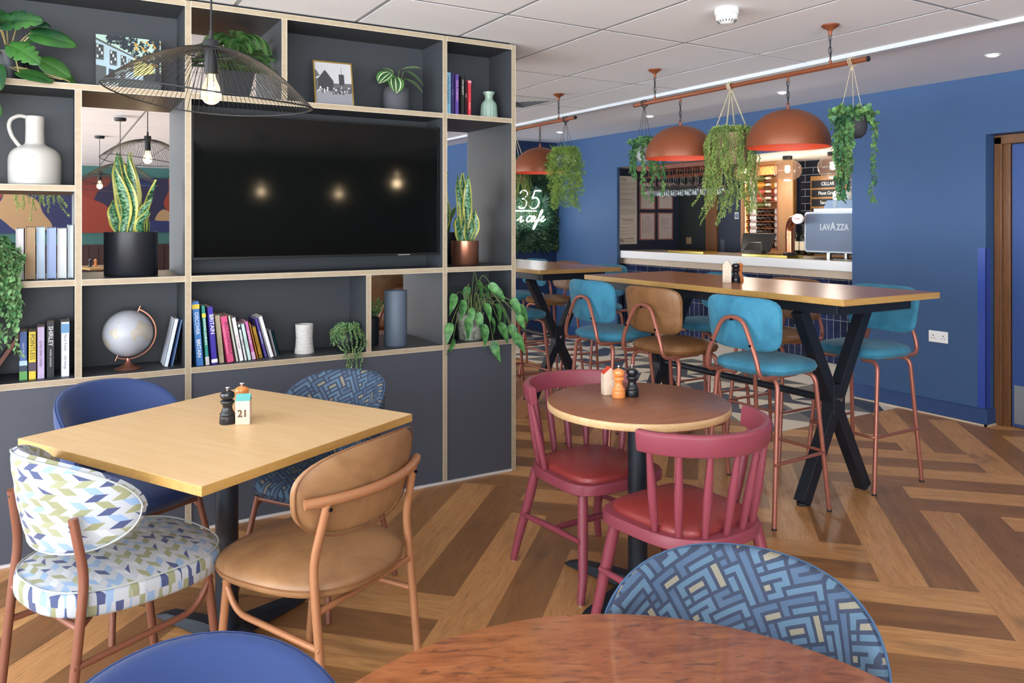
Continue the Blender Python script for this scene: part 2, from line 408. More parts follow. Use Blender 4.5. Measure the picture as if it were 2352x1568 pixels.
# skirtings
sk = MB().box(BX-.015, BX, 3.0, 4.07, .012, .12); sk.box(BX-.015, BX+.17, 2.985, 3.0, .012, .12); sk.box(BX-.015, BX, 7.18, 8.45, .012, .12)
struct(sk.build('baseboard_right', mat('skirting_blue', '#2a4676', .4), smooth=False, bevel=.003))
sk = MB().box(BX-.022, BX, 2.98, 4.07, 0, .012); sk.box(BX-.022, BX+.17, 2.978, 3.0, 0, .012)
struct(sk.build('trim_2', mat('sealant', '#c9b6a4', .6), smooth=False))
# door in the recess
d = MB(); FX = BX+.10
d.box(FX, FX+.08, 2.945, 2.995, 0, 2.06); d.box(FX+.03, FX+.10, 2.90, 2.95, 0, 2.02); d.box(FX, FX+.08, 1.8, 2.995, 2.01, 2.075)
dr = struct(d.build('door_1', M_oakdark, smooth=False, bevel=.003))
lf = MB().box(FX+.035, FX+.075, 1.95, 2.89, .01, 2.0).build('door_leaf', mat('door_blue', '#2c4a86', .45), dr, smooth=False)
MB().box(FX+.03, FX+.036, 1.95, 2.875, .03, .30).build('kick_plate', mat('brushed_steel', '#9aa3ad', .35, metal=.8), lf, smooth=False)

# ------------------------------------------------------------------ shelving unit
UY = 3.88; UD = .56; BT = .0135
XC = [-.79, -.345, .1005, .549, .9953, 1.4345, 1.8786, 2.324]
ZR = dict(a=.77, b=1.20, m=1.613, c=2.058, d=2.488)   # tops of the boards
su = thing('shelving_unit', 'tall black shelving unit with pale plywood edges holding the television', 'shelving unit', (0, UY, 0))
def board(name, x0, x1, z0, z1, y0=0, y1=UD, horiz=True):
    b = MB(); b.box(x0, x1, y0+.0015, y1-.0015, z0, z1, mi=0)
    b.box(x0, x1, y0, y0+.002, z0, z1, mi=1); b.box(x0, x1, y1-.002, y1, z0, z1, mi=1)
    e = .0022   # pale veneer lines along the board edge
    if x1-x0 > z1-z0: L_ = ((x0, x1, z0, z0+e), (x0, x1, z1-e, z1))
    else: L_ = ((x0, x0+e, z0, z1), (x1-e, x1, z0, z1))
    for (a, c, d, f) in L_: b.box(a, c, y0-.0004, y0+.0004, d, f, mi=2)
    return b.build(name, [M_lam, M_ply, mat('pale_veneer', '#cfc6b4', .5)], su, smooth=False, merge=0)
T = .027
ups = {0: (0, 2.488), 1: (0, 2.488), 2: (.77, 2.031), 3: (0, 2.488), 4: (2.058, 2.461), 5: (.77, 1.173), 6: (0, 2.488), 7: (0, 2.488)}
for i, (z0, z1) in ups.items(): board('upright', XC[i]-BT, XC[i]+BT, z0, z1)
def shelf(i, j, z, tk=T): board('shelf', XC[i]+BT, XC[j]-BT, z-tk, z)
for (i, j) in ((0, 1), (1, 3), (3, 6), (6, 7)): shelf(i, j, ZR['a'])
for (i, j) in ((0, 1), (1, 2), (2, 3), (3, 6), (6, 7)): shelf(i, j, ZR['b'])
shelf(1, 2, ZR['m'])
for (i, j) in ((0, 1), (1, 3), (3, 6), (6, 7)): shelf(i, j, ZR['c'])
for (i, j) in ((0, 1), (1, 3), (3, 6), (6, 7)): shelf(i, j, ZR['d'])
def back(i, j, z0, z1, y=.272): MB().box(XC[i]+BT, XC[j]-BT, y, y+.012, z0, z1).build('back_panel', M_lam, su, smooth=False)
back(0, 1, .77, 2.461); back(1, 3, 2.058, 2.461); back(4, 6, 2.058, 2.461); back(6, 7, 2.058, 2.461)
back(1, 2, 1.613, 2.031); back(3, 6, 1.2, 2.031, .22); back(1, 2, .77, 1.173); back(2, 3, .77, 1.173); back(3, 5, .77, 1.173); back(6, 7, .77, 1.173)
for (i, j) in ((0, 1), (1, 3), (3, 6), (6, 7)):
    MB().box(XC[i]+BT, XC[j]-BT, .006, .024, .012, .743).build('base_panel', mat('charcoal_panel', '#474b56', .45), su, smooth=False)
MB().box(-.8, 2.324-BT, -.004, .005, 0, .012).build('floor_bead', mat('white_bead', '#c8c4c4', .5), su, smooth=False)
MB().box(-.8, 2.30, .01, .54, 2.4885, 2.500).build('top_shadow_gap', M_blackm, su, smooth=False)  # black strip standing in for the shadow gap under the ceiling
# ------------------------------------------------------------------ fabrics and leathers
def key_fabric(name):
    """interlocking key pattern: lattice walks on an 8 x 8 torus"""
    N = 8; rng = random.Random(11); used = {}; paths = []
    cells = [(i, j) for i in range(N) for j in range(N)]; rng.shuffle(cells)
    def walk(c):
        p = [c]; used[c] = 1; d = None; L = rng.choice([1, 2, 3, 5, 6, 7, 7]); turn = rng.choice([1, -1])
        while len(p) < L:
            x, y = p[-1]; opts = [(1, 0), (0, 1), (-1, 0), (0, -1)]; opts = [o for o in opts if ((x+o[0]) % N, (y+o[1]) % N) not in used]
            if not opts: break
            if d in opts and rng.random() < .4: o = d
            else:
                t = (-d[1]*turn, d[0]*turn) if d else None
                o = t if t in opts else rng.choice(opts)
            d = o; q = ((x+o[0]) % N, (y+o[1]) % N); used[q] = 1; p.append(q)
        return p
    for c in cells:
        if c not in used: paths.append(walk(c))
    G = [[0]*(2*N) for _ in range(2*N)]
    for k, p in enumerate(paths):
        colr = 3 if len(p) in (1, 2, 3) and rng.random() < .5 else rng.choice([1, 1, 2])
        for a, (x, y) in enumerate(p):
            G[2*y][2*x] = colr
            if a: 
                px, py = p[a-1]; dx = (x-px+N) % N; dy = (y-py+N) % N
                cx = 2*px+(1 if dx == 1 else -1 if dx == N-1 else 0); cy = 2*py+(1 if dy == 1 else -1 if dy == N-1 else 0)
                G[cy % (2*N)][cx % (2*N)] = colr
    wide, gap = .60, .40; pos = []
    for i in range(2*N): pos.append((i//2+(wide if i % 2 else 0))/N)
    t = NT(name, .75); v, u, w_ = t.uv()
    S = 1/.138
    # skewed lattice axes
    a = t.math('ADD', t.math('MULTIPLY', u, .90*S), t.math('MULTIPLY', w_, -.42*S)); b = t.math('ADD', t.math('MULTIPLY', u, .55*S), t.math('MULTIPLY', w_, .98*S))
    fa = t.math('FRACT', t.math('ADD', a, 20.0)); fb = t.math('FRACT', t.math('ADD', b, 20.0))
    cols = ['#232c40', '#4d6a7f', '#3f566f', '#878069']
    out = None
    for r in range(2*N):
        stops = []; last = None
        for i in range(2*N):
            if G[r][i] != last: stops.append((pos[i], cols[G[r][i]])); last = G[r][i]
        rc = t.ramp(fa, stops, True)
        out = rc if out is None else t.mix(t.math('GREATER_THAN', fb, pos[r]), out, rc)
    n = t.noise(v, 420, 2, (1, 5, 1)); out = t.mix(t.math('MULTIPLY', t.ramp(n, [(.35, (0,0,0)), (.65, (1,1,1))]), .42), out, lin('#31415e')); t.col(out)
    t.bump(n, .3, .002); return t.m
def rhomb_fabric(name):
    t = NT(name, .8); v, u, w_ = t.uv(); h, wd = .0195, .031
    q = t.math('DIVIDE', t.math('ADD', w_, 5.0), h); row = t.math('FLOOR', q); fr = t.math('FRACT', q)
    par = t.math('MODULO', row, 2.0); sg = t.math('MULTIPLY_ADD', par, 1.5, -.9)
    sh = t.math('ADD', t.math('DIVIDE', t.math('ADD', u, 5.0), wd), t.math('MULTIPLY', fr, sg))
    sh = t.math('ADD', sh, t.math('MULTIPLY', row, .37)); cid = t.math('FLOOR', sh); fx = t.math('FRACT', sh)
    cmb = t.nt.nodes.new('ShaderNodeCombineXYZ'); t.put(cmb.inputs[0], cid); t.put(cmb.inputs[1], row)
    wn = t.nt.nodes.new('ShaderNodeTexWhiteNoise'); wn.noise_dimensions = '2D'; t.nt.links.new(cmb.outputs[0], wn.inputs[0]); nv = wn.outputs[0]
    chk = t.math('MODULO', t.math('ADD', cid, row), 2.0)
    c = t.ramp(nv, [(0, '#2c3866'), (.26, '#809cbd'), (.52, '#85875f'), (.82, '#8f9370'), (.90, '#b8bdc2')], True)
    white = lin('#a9aeb3'); c = t.mix(t.math('LESS_THAN', chk, .5), c, white)
    tri = t.math('MULTIPLY', t.math('LESS_THAN', nv, .1), t.math('GREATER_THAN', t.math('ADD', fx, fr), 1.0)); c = t.mix(tri, c, white)
    n = t.noise(v, 300, 2); c = t.mix(t.math('MULTIPLY', n, .15), c, lin('#9aa3b0')); t.col(c); t.b.inputs['Sheen Weight'].default_value = .1; t.bump(n, .15, .001); return t.m
F_key = key_fabric('key_pattern_fabric'); F_rhomb = rhomb_fabric('rhombus_pattern_fabric')
def leather(name, a, b, rough=.4, sc=5):
    t = NT(name, rough); v, x, y, z = t.obj(); n1 = t.noise(v, sc, 5, None, .6, .8); n2 = t.noise(v, 120, 3)
    c = t.mix(t.ramp(n1, [(.3, (0, 0, 0)), (.72, (1, 1, 1))]), lin(a), lin(b)); t.col(c); t.bump(t.math('ADD', t.math('MULTIPLY', n1, .6), t.math('MULTIPLY', n2, .4)), .12, .003); return t.m
L_tan = leather('tan_leather', '#7f5a3b', '#a27a52', .42, 7); L_brown = leather('brown_leather', '#6f4b2c', '#8f6640', .4, 9)
L_red = leather('red_leatherette', '#8a3332', '#933a38', .36, 3)
V_teal = leather('teal_velvet', '#236a88', '#3f90ae', .75, 8); V_teal.node_tree.nodes['Principled BSDF'].inputs['Sheen Weight'].default_value = .1
V_blue = mat('royal_blue_fabric', '#243c70', .72, sheen=.2, bump=.05, bscale=400)
P_red = mat('raspberry_paint', '#8a3f4d', .38, var=.04, vscale=3)
T_tan = mat('tan_tube', '#a87450', .38, metal=.15); T_brown = mat('brown_tube', '#80503d', .4, metal=.2)
M_foot = mat('foot_cap', '#26262a', .6)
M_screw = mat('dark_screw', '#2a2c30', .3, metal=.8)

def bendfn(cx, cy, cz, R, tilt=0, flare=0):
    """map a pad onto a vertical cylinder opening to +y; u along the arc, v up, w outward (towards -y)"""
    def fn(u, v, w):
        r = R+w+v*flare; a = u/R
        return (cx+r*math.sin(a), cy+R-r*math.cos(a)-v*tilt, cz+v)
    return fn
def flatfn(z, crown=.012, D=.46):
    return lambda u, v, w: (u, v, z+w+(crown*(1-(2*u/D)**2)*(1-(2*v/D)**2) if w > 0 else 0))

# ------------------------------------------------------------------ dining chairs with tube frame (front towards +y)
def dining_chair(label, fab, tube, cross, pip, Rb, nb, Wb, pseat, zb, pz, ps, group=None, name='dining_chair'):
    t = thing(name, label, 'chair', group=group)
    W = .535
    tp = lambda u, v: (u*(1-.16*(.5-v/.48)), v)
    s = MB().pad(W, .52, .09, flatfn(.435), n=2.7, p=pseat, seg=56, shape=tp, rings=(0, .3, .6, .8, .9, .95, .98, .995, 1.0)); seat = s.build('seat', fab, t)
    # seam round the seat
    pts = []
    for i in range(48):
        a = 2*PI*i/48; ca, sa = math.cos(a), math.sin(a); k = (abs(ca)**2.7+abs(sa)**2.7)**(-1/2.7); u, v = tp(k*ca*W/2*1.0, k*sa*.26); pts.append((u, v, .437))
    MB().tube([(u*ps, v*ps, z+pz) for u, v, z in pts], .0026, 6, closed=True).build('piping', pip, seat)
    arch = lambda u, v: (u*(1+.06*(v/.13)), v+(.02*(1-(u/.25)**2) if v > 0 else -.008*(1-(u/.25)**2)))
    bfn = bendfn(0, -.235, zb, Rb, tilt=.16)
    b = MB().pad(Wb, .25 if not cross else .225, .05, bfn, n=nb, p=3.2, seg=56, shape=arch).build('backrest', fab, t)
    pts = []
    for i in range(56):
        a = 2*PI*i/56; ca, sa = math.cos(a), math.sin(a); k = (abs(ca)**nb+abs(sa)**nb)**(-1/nb); u, v = arch(k*ca*Wb/2*.96, k*sa*.125*.94); pts.append(bfn(u, v, .0165))
    MB().tube(pts, .0026, 6, closed=True).build('piping', pip, b)
    r = .0125; xb = .188; aa = math.asin(xb/(Rb+.04)); yb = -.235+Rb-(Rb+.04)*math.cos(aa)
    for sx in (-1, 1):
        y7 = -.245
        top = (sx*xb, yb+(.0 if cross else -.004), zb-.005)
        MB().tube(fillet([(sx*.205, -.25, .004), (sx*.205, -.205, .43), (sx*.202, -.195, .52), top], .06), r, 12).build('leg', tube, t)
        MB().tube([(sx*.19, .215, .004), (sx*.185, .17, .40)], r, 12).build('leg', tube, t)
        MB().cyl((sx*.205, -.25, 0), (sx*.205, -.25, .012), .0135).build('foot_cap', M_foot, t); MB().cyl((sx*.19, .215, 0), (sx*.19, .215, .012), .0135).build('foot_cap', M_foot, t)
        MB().tube(fillet([(sx*.187, .18, .385), (sx*.187, .13, .30), (sx*.208, -.228, .295)], .05), .0095, 10).build('side_rail', tube, t)
        MB().tube([(sx*.12, -.12, .395), (sx*.206, -.210, .39)], .008, 8).build('brace', tube, t)
        MB().cyl((sx*xb, yb-.004, zb-.022), (sx*xb, yb-.0135, zb-.022), .0055, n=10).build('screw', M_screw, t)
    f = MB().tube([(-.185, .172, .39), (.185, .172, .39)], .0095, 10).tube([(-.206, -.210, .39), (.206, -.210, .39)], .0095, 10)
    f.build('seat_frame', tube, t)
    if cross:
        f2 = bendfn(0, -.235, zb, Rb, tilt=.16)
        MB().tube([f2(-.235+.47*i/20, .0, .04) for i in range(21)], .0145, 12).build('back_rail', tube, t)
    return t
ch = dining_chair('tan leather dining chair with tan tube frame, pulled up to the square oak table', L_tan, T_tan, True, mat('leather_piping', '#7d5232', .5), .42, 3.0, .53, 2.8, .695, 0, 1.0)
ch.location = (.695, 2.352, 0); ch.rotation_euler = (0, 0, rad(28.8))
ch2 = dining_chair('dining chair in white, navy and olive rhombus fabric beside the square oak table', F_rhomb, T_brown, False, mat('pale_piping', '#aab0ac', .8), .28, 2.4, .67, 5.0, .682, .034, .968)
ch2.location = (.175, 2.575, 0); ch2.rotation_euler = (0, 0, rad(-67))

# ------------------------------------------------------------------ tub chairs
def tub_chair(label, fab, tube, pip, name='tub_chair'):
    t = thing(name, label, 'chair')
    MB().pad(.44, .45, .10, flatfn(.43, .015), n=2.8, p=2.6, seg=56).build('seat', fab, t)
    R = .195
    def fn(u, v, w):
        a = u/R; r = R+w+(v+.16)*.16; return (r*math.sin(a), -.02-r*math.cos(a), .635+v)
    def shp(u, v):
        q = abs(u)/.33
        return (u, v-(.085*q**2.2 if v > 0 else -.01*q))
    b = MB().pad(.645, .37, .05, fn, n=2.9, p=3.2, seg=96, shape=shp, rings=(0, .15, .3, .45, .6, .7, .8, .88, .94, .98, 1.0)).build('backrest', fab, t)
    pts = []
    for i in range(96):
        a = 2*PI*i/96; ca, sa = math.cos(a), math.sin(a); k = (abs(ca)**2.9+abs(sa)**2.9)**(-1/2.9); u, v = shp(k*ca*.3225*.985, k*sa*.185*.985); pts.append(fn(u, v, .0095))
    MB().tube(pts, .0024, 6, closed=True).build('piping', pip, b)
    for sx in (-1, 1):
        for sy in (-1, 1):
            MB().tube([(sx*.225, sy*.215, .004), (sx*.17, sy*.15, .385)], .0115, 12).build('leg', tube, t)
        MB().tube(fillet([(sx*.215, .205, .10+.0), (sx*.175, .155, .36), (sx*.175, -.155, .36)], .05), .009, 8).build('side_rail', tube, t)
    MB().tube([(-.17, .15, .375), (.17, .15, .375)], .009, 8).tube([(-.17, -.15, .375), (.17, -.15, .375)], .009, 8).build('seat_frame', tube, t)
    return t
tc = tub_chair('royal blue tub chair behind the square oak table, its back to the shelving unit', V_blue, T_brown, V_blue)
tc.location = (.270, 3.265, 0); tc.rotation_euler = (0, 0, rad(208.8-0))
td = tub_chair('blue key-patterned tub chair at the far end of the square oak table', F_key, T_brown, mat('navy_piping', '#3c5878', .8))
td.location = (.91, 3.04, 0); td.rotation_euler = (0, 0, rad(124))
te = tub_chair('royal blue tub chair in the foreground at the near round table', V_blue, T_brown, V_blue)
te.location = (.233, 1.011, 0); te.rotation_euler = (0, 0, rad(215))
tf = tub_chair('large blue key-patterned tub chair in the foreground beside the near round table', F_key, T_brown, mat('navy_piping', '#3c5878', .8))
tf.location = (.945, .895, 0); tf.rotation_euler = (0, 0, rad(125))

# ------------------------------------------------------------------ raspberry spindle back chairs (front +y)
def spindle_chair(label):
    t = thing('spindle_chair', label, 'chair')
    def D(sc=1.0, z=0, n=56, back=1.0):
        o = []
        for i in range(n):
            a = 2*PI*i/n; ca, sa = math.cos(a), math.sin(a); ex = 4.5 if sa > 0 else 2.6
            k = (abs(ca)**ex+abs(sa)**ex)**(-1/ex); o.append((k*ca*.232*sc*(1+.04*sa), (k*sa*.235+.012)*sc, z))
        return o
    m = MB(); n = 56; P = [D(.97, .395), D(1, .40), D(1, .432), D(.985, .438)]
    vs = sum(P, []); fs = [(j*n+i, j*n+(i+1) % n, (j+1)*n+(i+1) % n, (j+1)*n+i) for j in range(3) for i in range(n)]+[tuple(range(n-1, -1, -1)), tuple(3*n+i for i in range(n))]
    m.add(vs, fs).build('seat_frame', P_red, t, ang=35)
    sh = lambda u, v: (u*(1+.05*v/.2), v)
    MB().pad(.395, .40, .055, lambda u, v, w: (u, v+.026, .442+w+(.012*(1-(u/.19)**2)*(1-(v/.19)**2) if w > 0 else 0)), n=4.2, p=3.4, seg=56, shape=sh, rings=(0, .3, .6, .8, .9, .95, .98, 1.0)).build('seat', L_red, t)
    for sx in (-1, 1):
        for sy, yb, yt in ((1, .235, .17), (-1, -.235, -.15)):
            MB().tube([(sx*.235, yb, .003), (sx*.215, yb*.95, .10), (sx*.19, yt+.02*sy, .30), (sx*.175, yt, .41)], .02, 14, rs=[.0145, .0185, .0215, .0195]).build('leg', P_red, t)
        MB().tube([(sx*.218, .21, .225), (sx*.212, 0, .215), (sx*.212, -.205, .205)], .012, 10, rs=[.010, .0145, .010]).build('stretcher', P_red, t)
    MB().tube([(-.213, .02, .215), (0, .02, .215), (.213, .02, .215)], .011, 10, rs=[.010, .0145, .010]).build('stretcher', P_red, t)
    # bow rail: flat bent band
    R = .285; cy = .0; a1 = rad(80)
    def rail(a, z, r): return (r*math.sin(a)*.96, cy-r*math.cos(a)*.98+ (.02 if True else 0), z+.0)
    m = MB(); K = 40; vs = []; fs = []
    for i in range(K+1):
        a = -a1+2*a1*i/K; zc = .745+.0*math.cos(a)
        for (dr, dz) in ((-.013, -.034), (.013, -.036), (.017, -.028), (.017, .028), (.010, .036), (-.010, .036), (-.014, .028)):
            vs.append(rail(a, zc+dz, R+dr+dz*.12))
    q = 7
    for i in range(K):
        for k in range(q): fs.append((i*q+k, i*q+(k+1) % q, (i+1)*q+(k+1) % q, (i+1)*q+k))
    fs += [tuple(range(q-1, -1, -1)), tuple(K*q+k for k in range(q))]
    m.add(vs, fs).build('back_rail', P_red, t, ang=50, bevel=.002)
    for k in range(8):
        f = -1+2*k/7; a = f*rad(72); top = rail(a, .712, R-.003); b = -PI/2+f*rad(76)
        kk = (abs(math.cos(b))**2.6+abs(math.sin(b))**2.6)**(-1/2.6)
        bot = (kk*math.cos(b)*.232*.89, (kk*math.sin(b)*.235+.012)*.89, .43)
        pts = [Vector(bot).lerp(Vector(top), s) for s in (0, .25, .5, .75, 1)]
        MB().tube(pts, .01, 10, rs=[.0105, .0145, .0155, .0125, .0095]).build('spindle', P_red, t)
    for sx in (-1, 1):
        for y in (.235, -.235): MB().cyl((sx*.235, y, 0), (sx*.235, y, .006), .0115, n=12).build('glide', M_chrome, t)
    return t
r2 = spindle_chair('raspberry red spindle-back chair nearest the camera, tucked under the small round table'); r2.location = (1.905, 2.0, 0); r2.rotation_euler = (0, 0, rad(5))
r1 = spindle_chair('raspberry red spindle-back chair on the far left side of the small round table'); r1.location = (1.95, 2.625, 0); r1.rotation_euler = (0, 0, rad(182))

# ------------------------------------------------------------------ bar stools (front +y)
def bar_stool(fab, label):
    t = thing('bar_stool', label, 'bar stool', group='bar stools at the two high tables')
    MB().pad(.445, .425, .078, flatfn(.735, .008), n=3.1, p=3.0, seg=48).build('seat', fab, t)
    fn = bendfn(0, -.205, .955, .62, tilt=.12)
    MB().pad(.455, .265, .045, fn, n=5.0, p=3.4, seg=56, shape=lambda u, v: (u*(1+.05*v/.13), v)).build('backrest', fab, t)
    r = .0115
    P = [(-.16, .02, .705), (-.165, -.255, .705), (-.15, -.262, .80), (-.06, -.252, .985), (.06, -.252, .985), (.15, -.262, .80), (.165, -.255, .705), (.16, .02, .705)]
    MB().tube(fillet(P, .055, 6), r, 12).build('back_frame', M_rose, t)
    for sx in (-1, 1):
        MB().tube(fillet([(sx*.08, -.13, .695), (sx*.185, -.15, .695), (sx*.215, -.215, .004)], .05, 6), r, 12).build('leg', M_rose, t)
        MB().tube(fillet([(sx*.08, .12, .695), (sx*.185, .14, .695), (sx*.215, .215, .004)], .05, 6), r, 12).build('leg', M_rose, t)
    MB().tube(fillet([(-.207, -.20, .30), (-.207, .20, .30), (.207, .20, .30), (.207, -.20, .30)], .03), .0085, 10).build('footrest', M_rose, t)
    for sx in (-1, 1):
        MB().cyl((sx*.12, -.277, .86), (sx*.12, -.262, .86), .006, n=8).build('screw', M_screw, t)
        for sy in (-1, 1): MB().cyl((sx*.215, sy*.215, 0), (sx*.215, sy*.215, .01), .0125, n=12).build('foot_cap', M_foot, t)
    MB().cyl((0, -.27, .975), (0, -.25, .975), .006, n=8).build('screw', M_screw, t)
    return t
st_teal = bar_stool(V_teal, ''); st_brown = bar_stool(L_brown, '')
NEAR, FAR = rad(-90), rad(90)
ST = [  # proto, x, y, rotation, label
 (0, 3.13, 2.72, NEAR+.05, 'teal velvet bar stool nearest the camera, back towards us, at the long high table'),
 (1, 3.12, 3.38, NEAR+.04, 'brown leather bar stool between two teal ones, its back to us'),
 (0, 3.12, 3.96, NEAR+.03, 'teal velvet bar stool, back to us, at far left end of the long high table'),
 (0, 3.97, 2.755, FAR, 'teal velvet bar stool facing us across the long high table beside the blue wall'),
 (1, 3.97, 3.38, FAR, 'brown leather bar stool facing us on the far side of the long high table'),
 (0, 3.97, 3.98, FAR, 'teal velvet bar stool mostly hidden behind the long high table by the bar front'),
 (0, 3.97, 5.30, FAR, 'teal velvet bar stool facing us at the near end of the farther high table'),
 (1, 3.97, 5.95, FAR, 'brown leather bar stool facing us in the middle of the farther high table'),
 (0, 3.97, 6.50, FAR, 'teal velvet bar stool facing us below the neon sign'),
 (0, 3.12, 5.18, NEAR, 'teal velvet bar stool at the right edge of the shelving unit'),
 (1, 2.12, 5.30, rad(-5), 'brown leather bar stool glimpsed through the shelf behind the grey cylinder vase')]
first = {}
for k, x, y, rz, lb in ST:
    p = (st_teal, st_brown)[k]
    if k not in first: p.location = (x, y, 0); p.rotation_euler = (0, 0, rz); p['label'] = lb; first[k] = p
    else: dup(p, (x, y, 0), rz, lb)

# ------------------------------------------------------------------ tables
def rect_table(name, label, x, y, rz, sx, sy, top, edge):
    t = thing(name, label, 'table', (x, y, 0), rz)
    m = MB(); m.box(-sx/2, sx/2, -sy/2, sy/2, .722, .75, mis=[0, 0, 1, 1, 1, 1]); m.build('tabletop', [top, edge], t, smooth=False, bevel=.0015)
    base(t, 0); return t
def base(t, rz, L=.36, cr=.038):
    m = MB(); m.cyl((0, 0, .03), (0, 0, .715), cr, n=28); m.cyl((0, 0, .70), (0, 0, .722), .12, n=24); m.build('column', M_black, t)
    for k in range(4):
        a = rz+k*PI/2; ca, sa = math.cos(a), math.sin(a); m = MB(); vs = []
        for (l, wd, z0, z1) in ((.02, .040, .012, .062), (.12, .036, .012, .055), (L-.06, .03, .008, .034), (L, .024, .008, .012)):
            for (w_, z) in ((-wd, z0), (-wd*.72, z1), (wd*.72, z1), (wd, z0)): vs.append((l*ca-w_*sa, l*sa+w_*ca, z))
        fs = []
        for i in range(3):
            for j in range(4): fs.append((i*4+j, i*4+(j+1) % 4, (i+1)*4+(j+1) % 4, (i+1)*4+j))
        fs += [(3, 2, 1, 0), (12, 13, 14, 15)]; m.add(vs, fs); m.cyl(((L-.03)*ca, (L-.03)*sa, 0), ((L-.03)*ca, (L-.03)*sa, .012), .016, n=10)
        m.build('foot', M_black, t, ang=30, bevel=.002)
t21 = rect_table('dining_table', 'square light oak dining table with black pedestal, in front of the shelving unit', .52, 2.795, rad(28.8), .905, .905, M_oak, M_oakedge)
def round_table(label, x, y, r, top, edge, rz):
    t = thing('round_table', label, 'table', (x, y, 0))
    m = MB(); m.lathe([(r-.002, .722), (r, .724), (r, .748), (r-.002, .75)], n=96)
    o = m.build('tabletop', [edge, top], t, ang=50)
    for p in o.data.polygons:
        if p.normal.z > .9: p.material_index = 1
    base(t, rz); return t
rt = round_table('small round table with reddish brown top and pale edge between the raspberry chairs', 1.977, 2.352, .355, mat_top := wood_mat('mahogany_top', '#84523a', '#986448', '#5c3426', .34, 0, coat=.08, streak=.5, scale=2.2), M_oakedge2, rad(15))
nr = round_table('large round table with burr wood top in the foreground, cut off by the frame', .594, .670, .505, M_burl, mat('brown_edge', '#8a5c3a', .4), rad(10))
def high_table(label, x, y0, y1):
    t = thing('high_table', label, 'table', (x, (y0+y1)/2, 0)); L = (y1-y0)/2; wd = .39
    MB().box(-wd, wd, -L, L, 1.058, 1.09, mis=[0, 0, 1, 1, 1, 1]).build('tabletop', [M_walnut, M_oakedge], t, smooth=False, bevel=.0015)
    m = MB(); m.box(-.30, .30, -L+.10, -L+.16, 1.0, 1.058); m.box(-.30, .30, L-.16, L-.10, 1.0, 1.058); m.box(-.30, -.27, -L+.16, L-.16, 1.0, 1.058); m.box(.27, .30, -L+.16, L-.16, 1.0, 1.058)
    m.build('apron', M_black, t, smooth=False, bevel=.002)
    for yy in (-L+.345, L-.345):
        for sx in (-1, 1):
            MB().tube([(sx*.27, yy, 1.0), (-sx*.25, yy, .012)], .045, 4, sq=True).build('leg', M_black, t, smooth=False, bevel=.003)
            MB().cyl((-sx*.252, yy, 0), (-sx*.252, yy, .015), .025, n=14).build('glide', M_foot, t)
        MB().box(-.045, .045, yy-.040, yy+.040, .44, .60).build('joint_plate', M_black, t, smooth=False, bevel=.004)
        MB().cyl((0, yy-.05, .52), (0, yy+.05, .52), .011, n=10).build('bolt', M_chrome, t)
    MB().cyl((0, -L+.345, .51), (0, L-.345, .51), .02, n=14).build('stretcher', M_black, t)
    return t
high_table('long high table with glossy brown top and black crossed legs, nearest the blue wall', 3.56, 2.30, 4.34)
high_table('farther high table with glossy brown top, half hidden behind the shelving unit', 3.56, 4.90, 6.94)

# ------------------------------------------------------------------ grinders and number blocks
G_or = mat('orange_lacquer', '#e08a4a', .3, coat=.3); G_bl = mat('black_lacquer', '#16191f', .28, coat=.4)
def grinder(m_, label):
    t = thing('pepper_mill', label, 'pepper mill', group='pepper and salt mills on the tables')
    MB().lathe([(.0, 0), (.0262, 0), (.0272, .003), (.0265, .022), (.0262, .024), (.0240, .027), (.0255, .031), (.0255, .034), (.021, .040), (.0165, .052), (.0158, .058), (.018, .066), (.0225, .071), (.0238, .075), (.0225, .079), (.0175, .083), (.0, .083)], n=28).build('body', m_, t)
    MB().lathe([(0, .0835), (.016, .0835), (.0225, .089), (.0245, .097), (.0225, .106), (.014, .112), (.005, .1145), (0, .1145)], n=28).build('head', m_, t)
    m = MB().lathe([(.0, .113), (.0035, .113), (.0035, .119), (.0055, .121), (.006, .124), (.0045, .127), (0, .1275)], n=14)
    for k in range(4): m.cyl((0.004*math.cos(k*PI/2), .004*math.sin(k*PI/2), .1235), (.008*math.cos(k*PI/2), .008*math.sin(k*PI/2), .1245), .0022, n=6)
    m.build('knob', M_chrome, t); return t
gb = grinder(G_bl, 'black pepper mill beside the number block on the square oak table'); gb.location = (.527, 2.822, .7505)
go = grinder(G_or, 'orange salt mill behind the number block on the square oak table'); go.location = (.585, 2.87, .7505)
dup(go, (1.953, 2.441, .7505), 0, 'orange salt mill on the small round table'); dup(gb, (2.011, 2.428, .7505), 0, 'black pepper mill on the small round table')
dup(gb, (3.545, 3.31, 1.0905), 0, 'black pepper mill on the long high table, in front of the white bar counter'); dup(go, (3.60, 3.335, 1.0905), 0, 'orange salt mill hidden behind the black one on the long high table')
dup(gb, (3.30, 6.05, 1.0905), 0, 'black pepper mill on the farther high table, at the edge of the shelving unit')
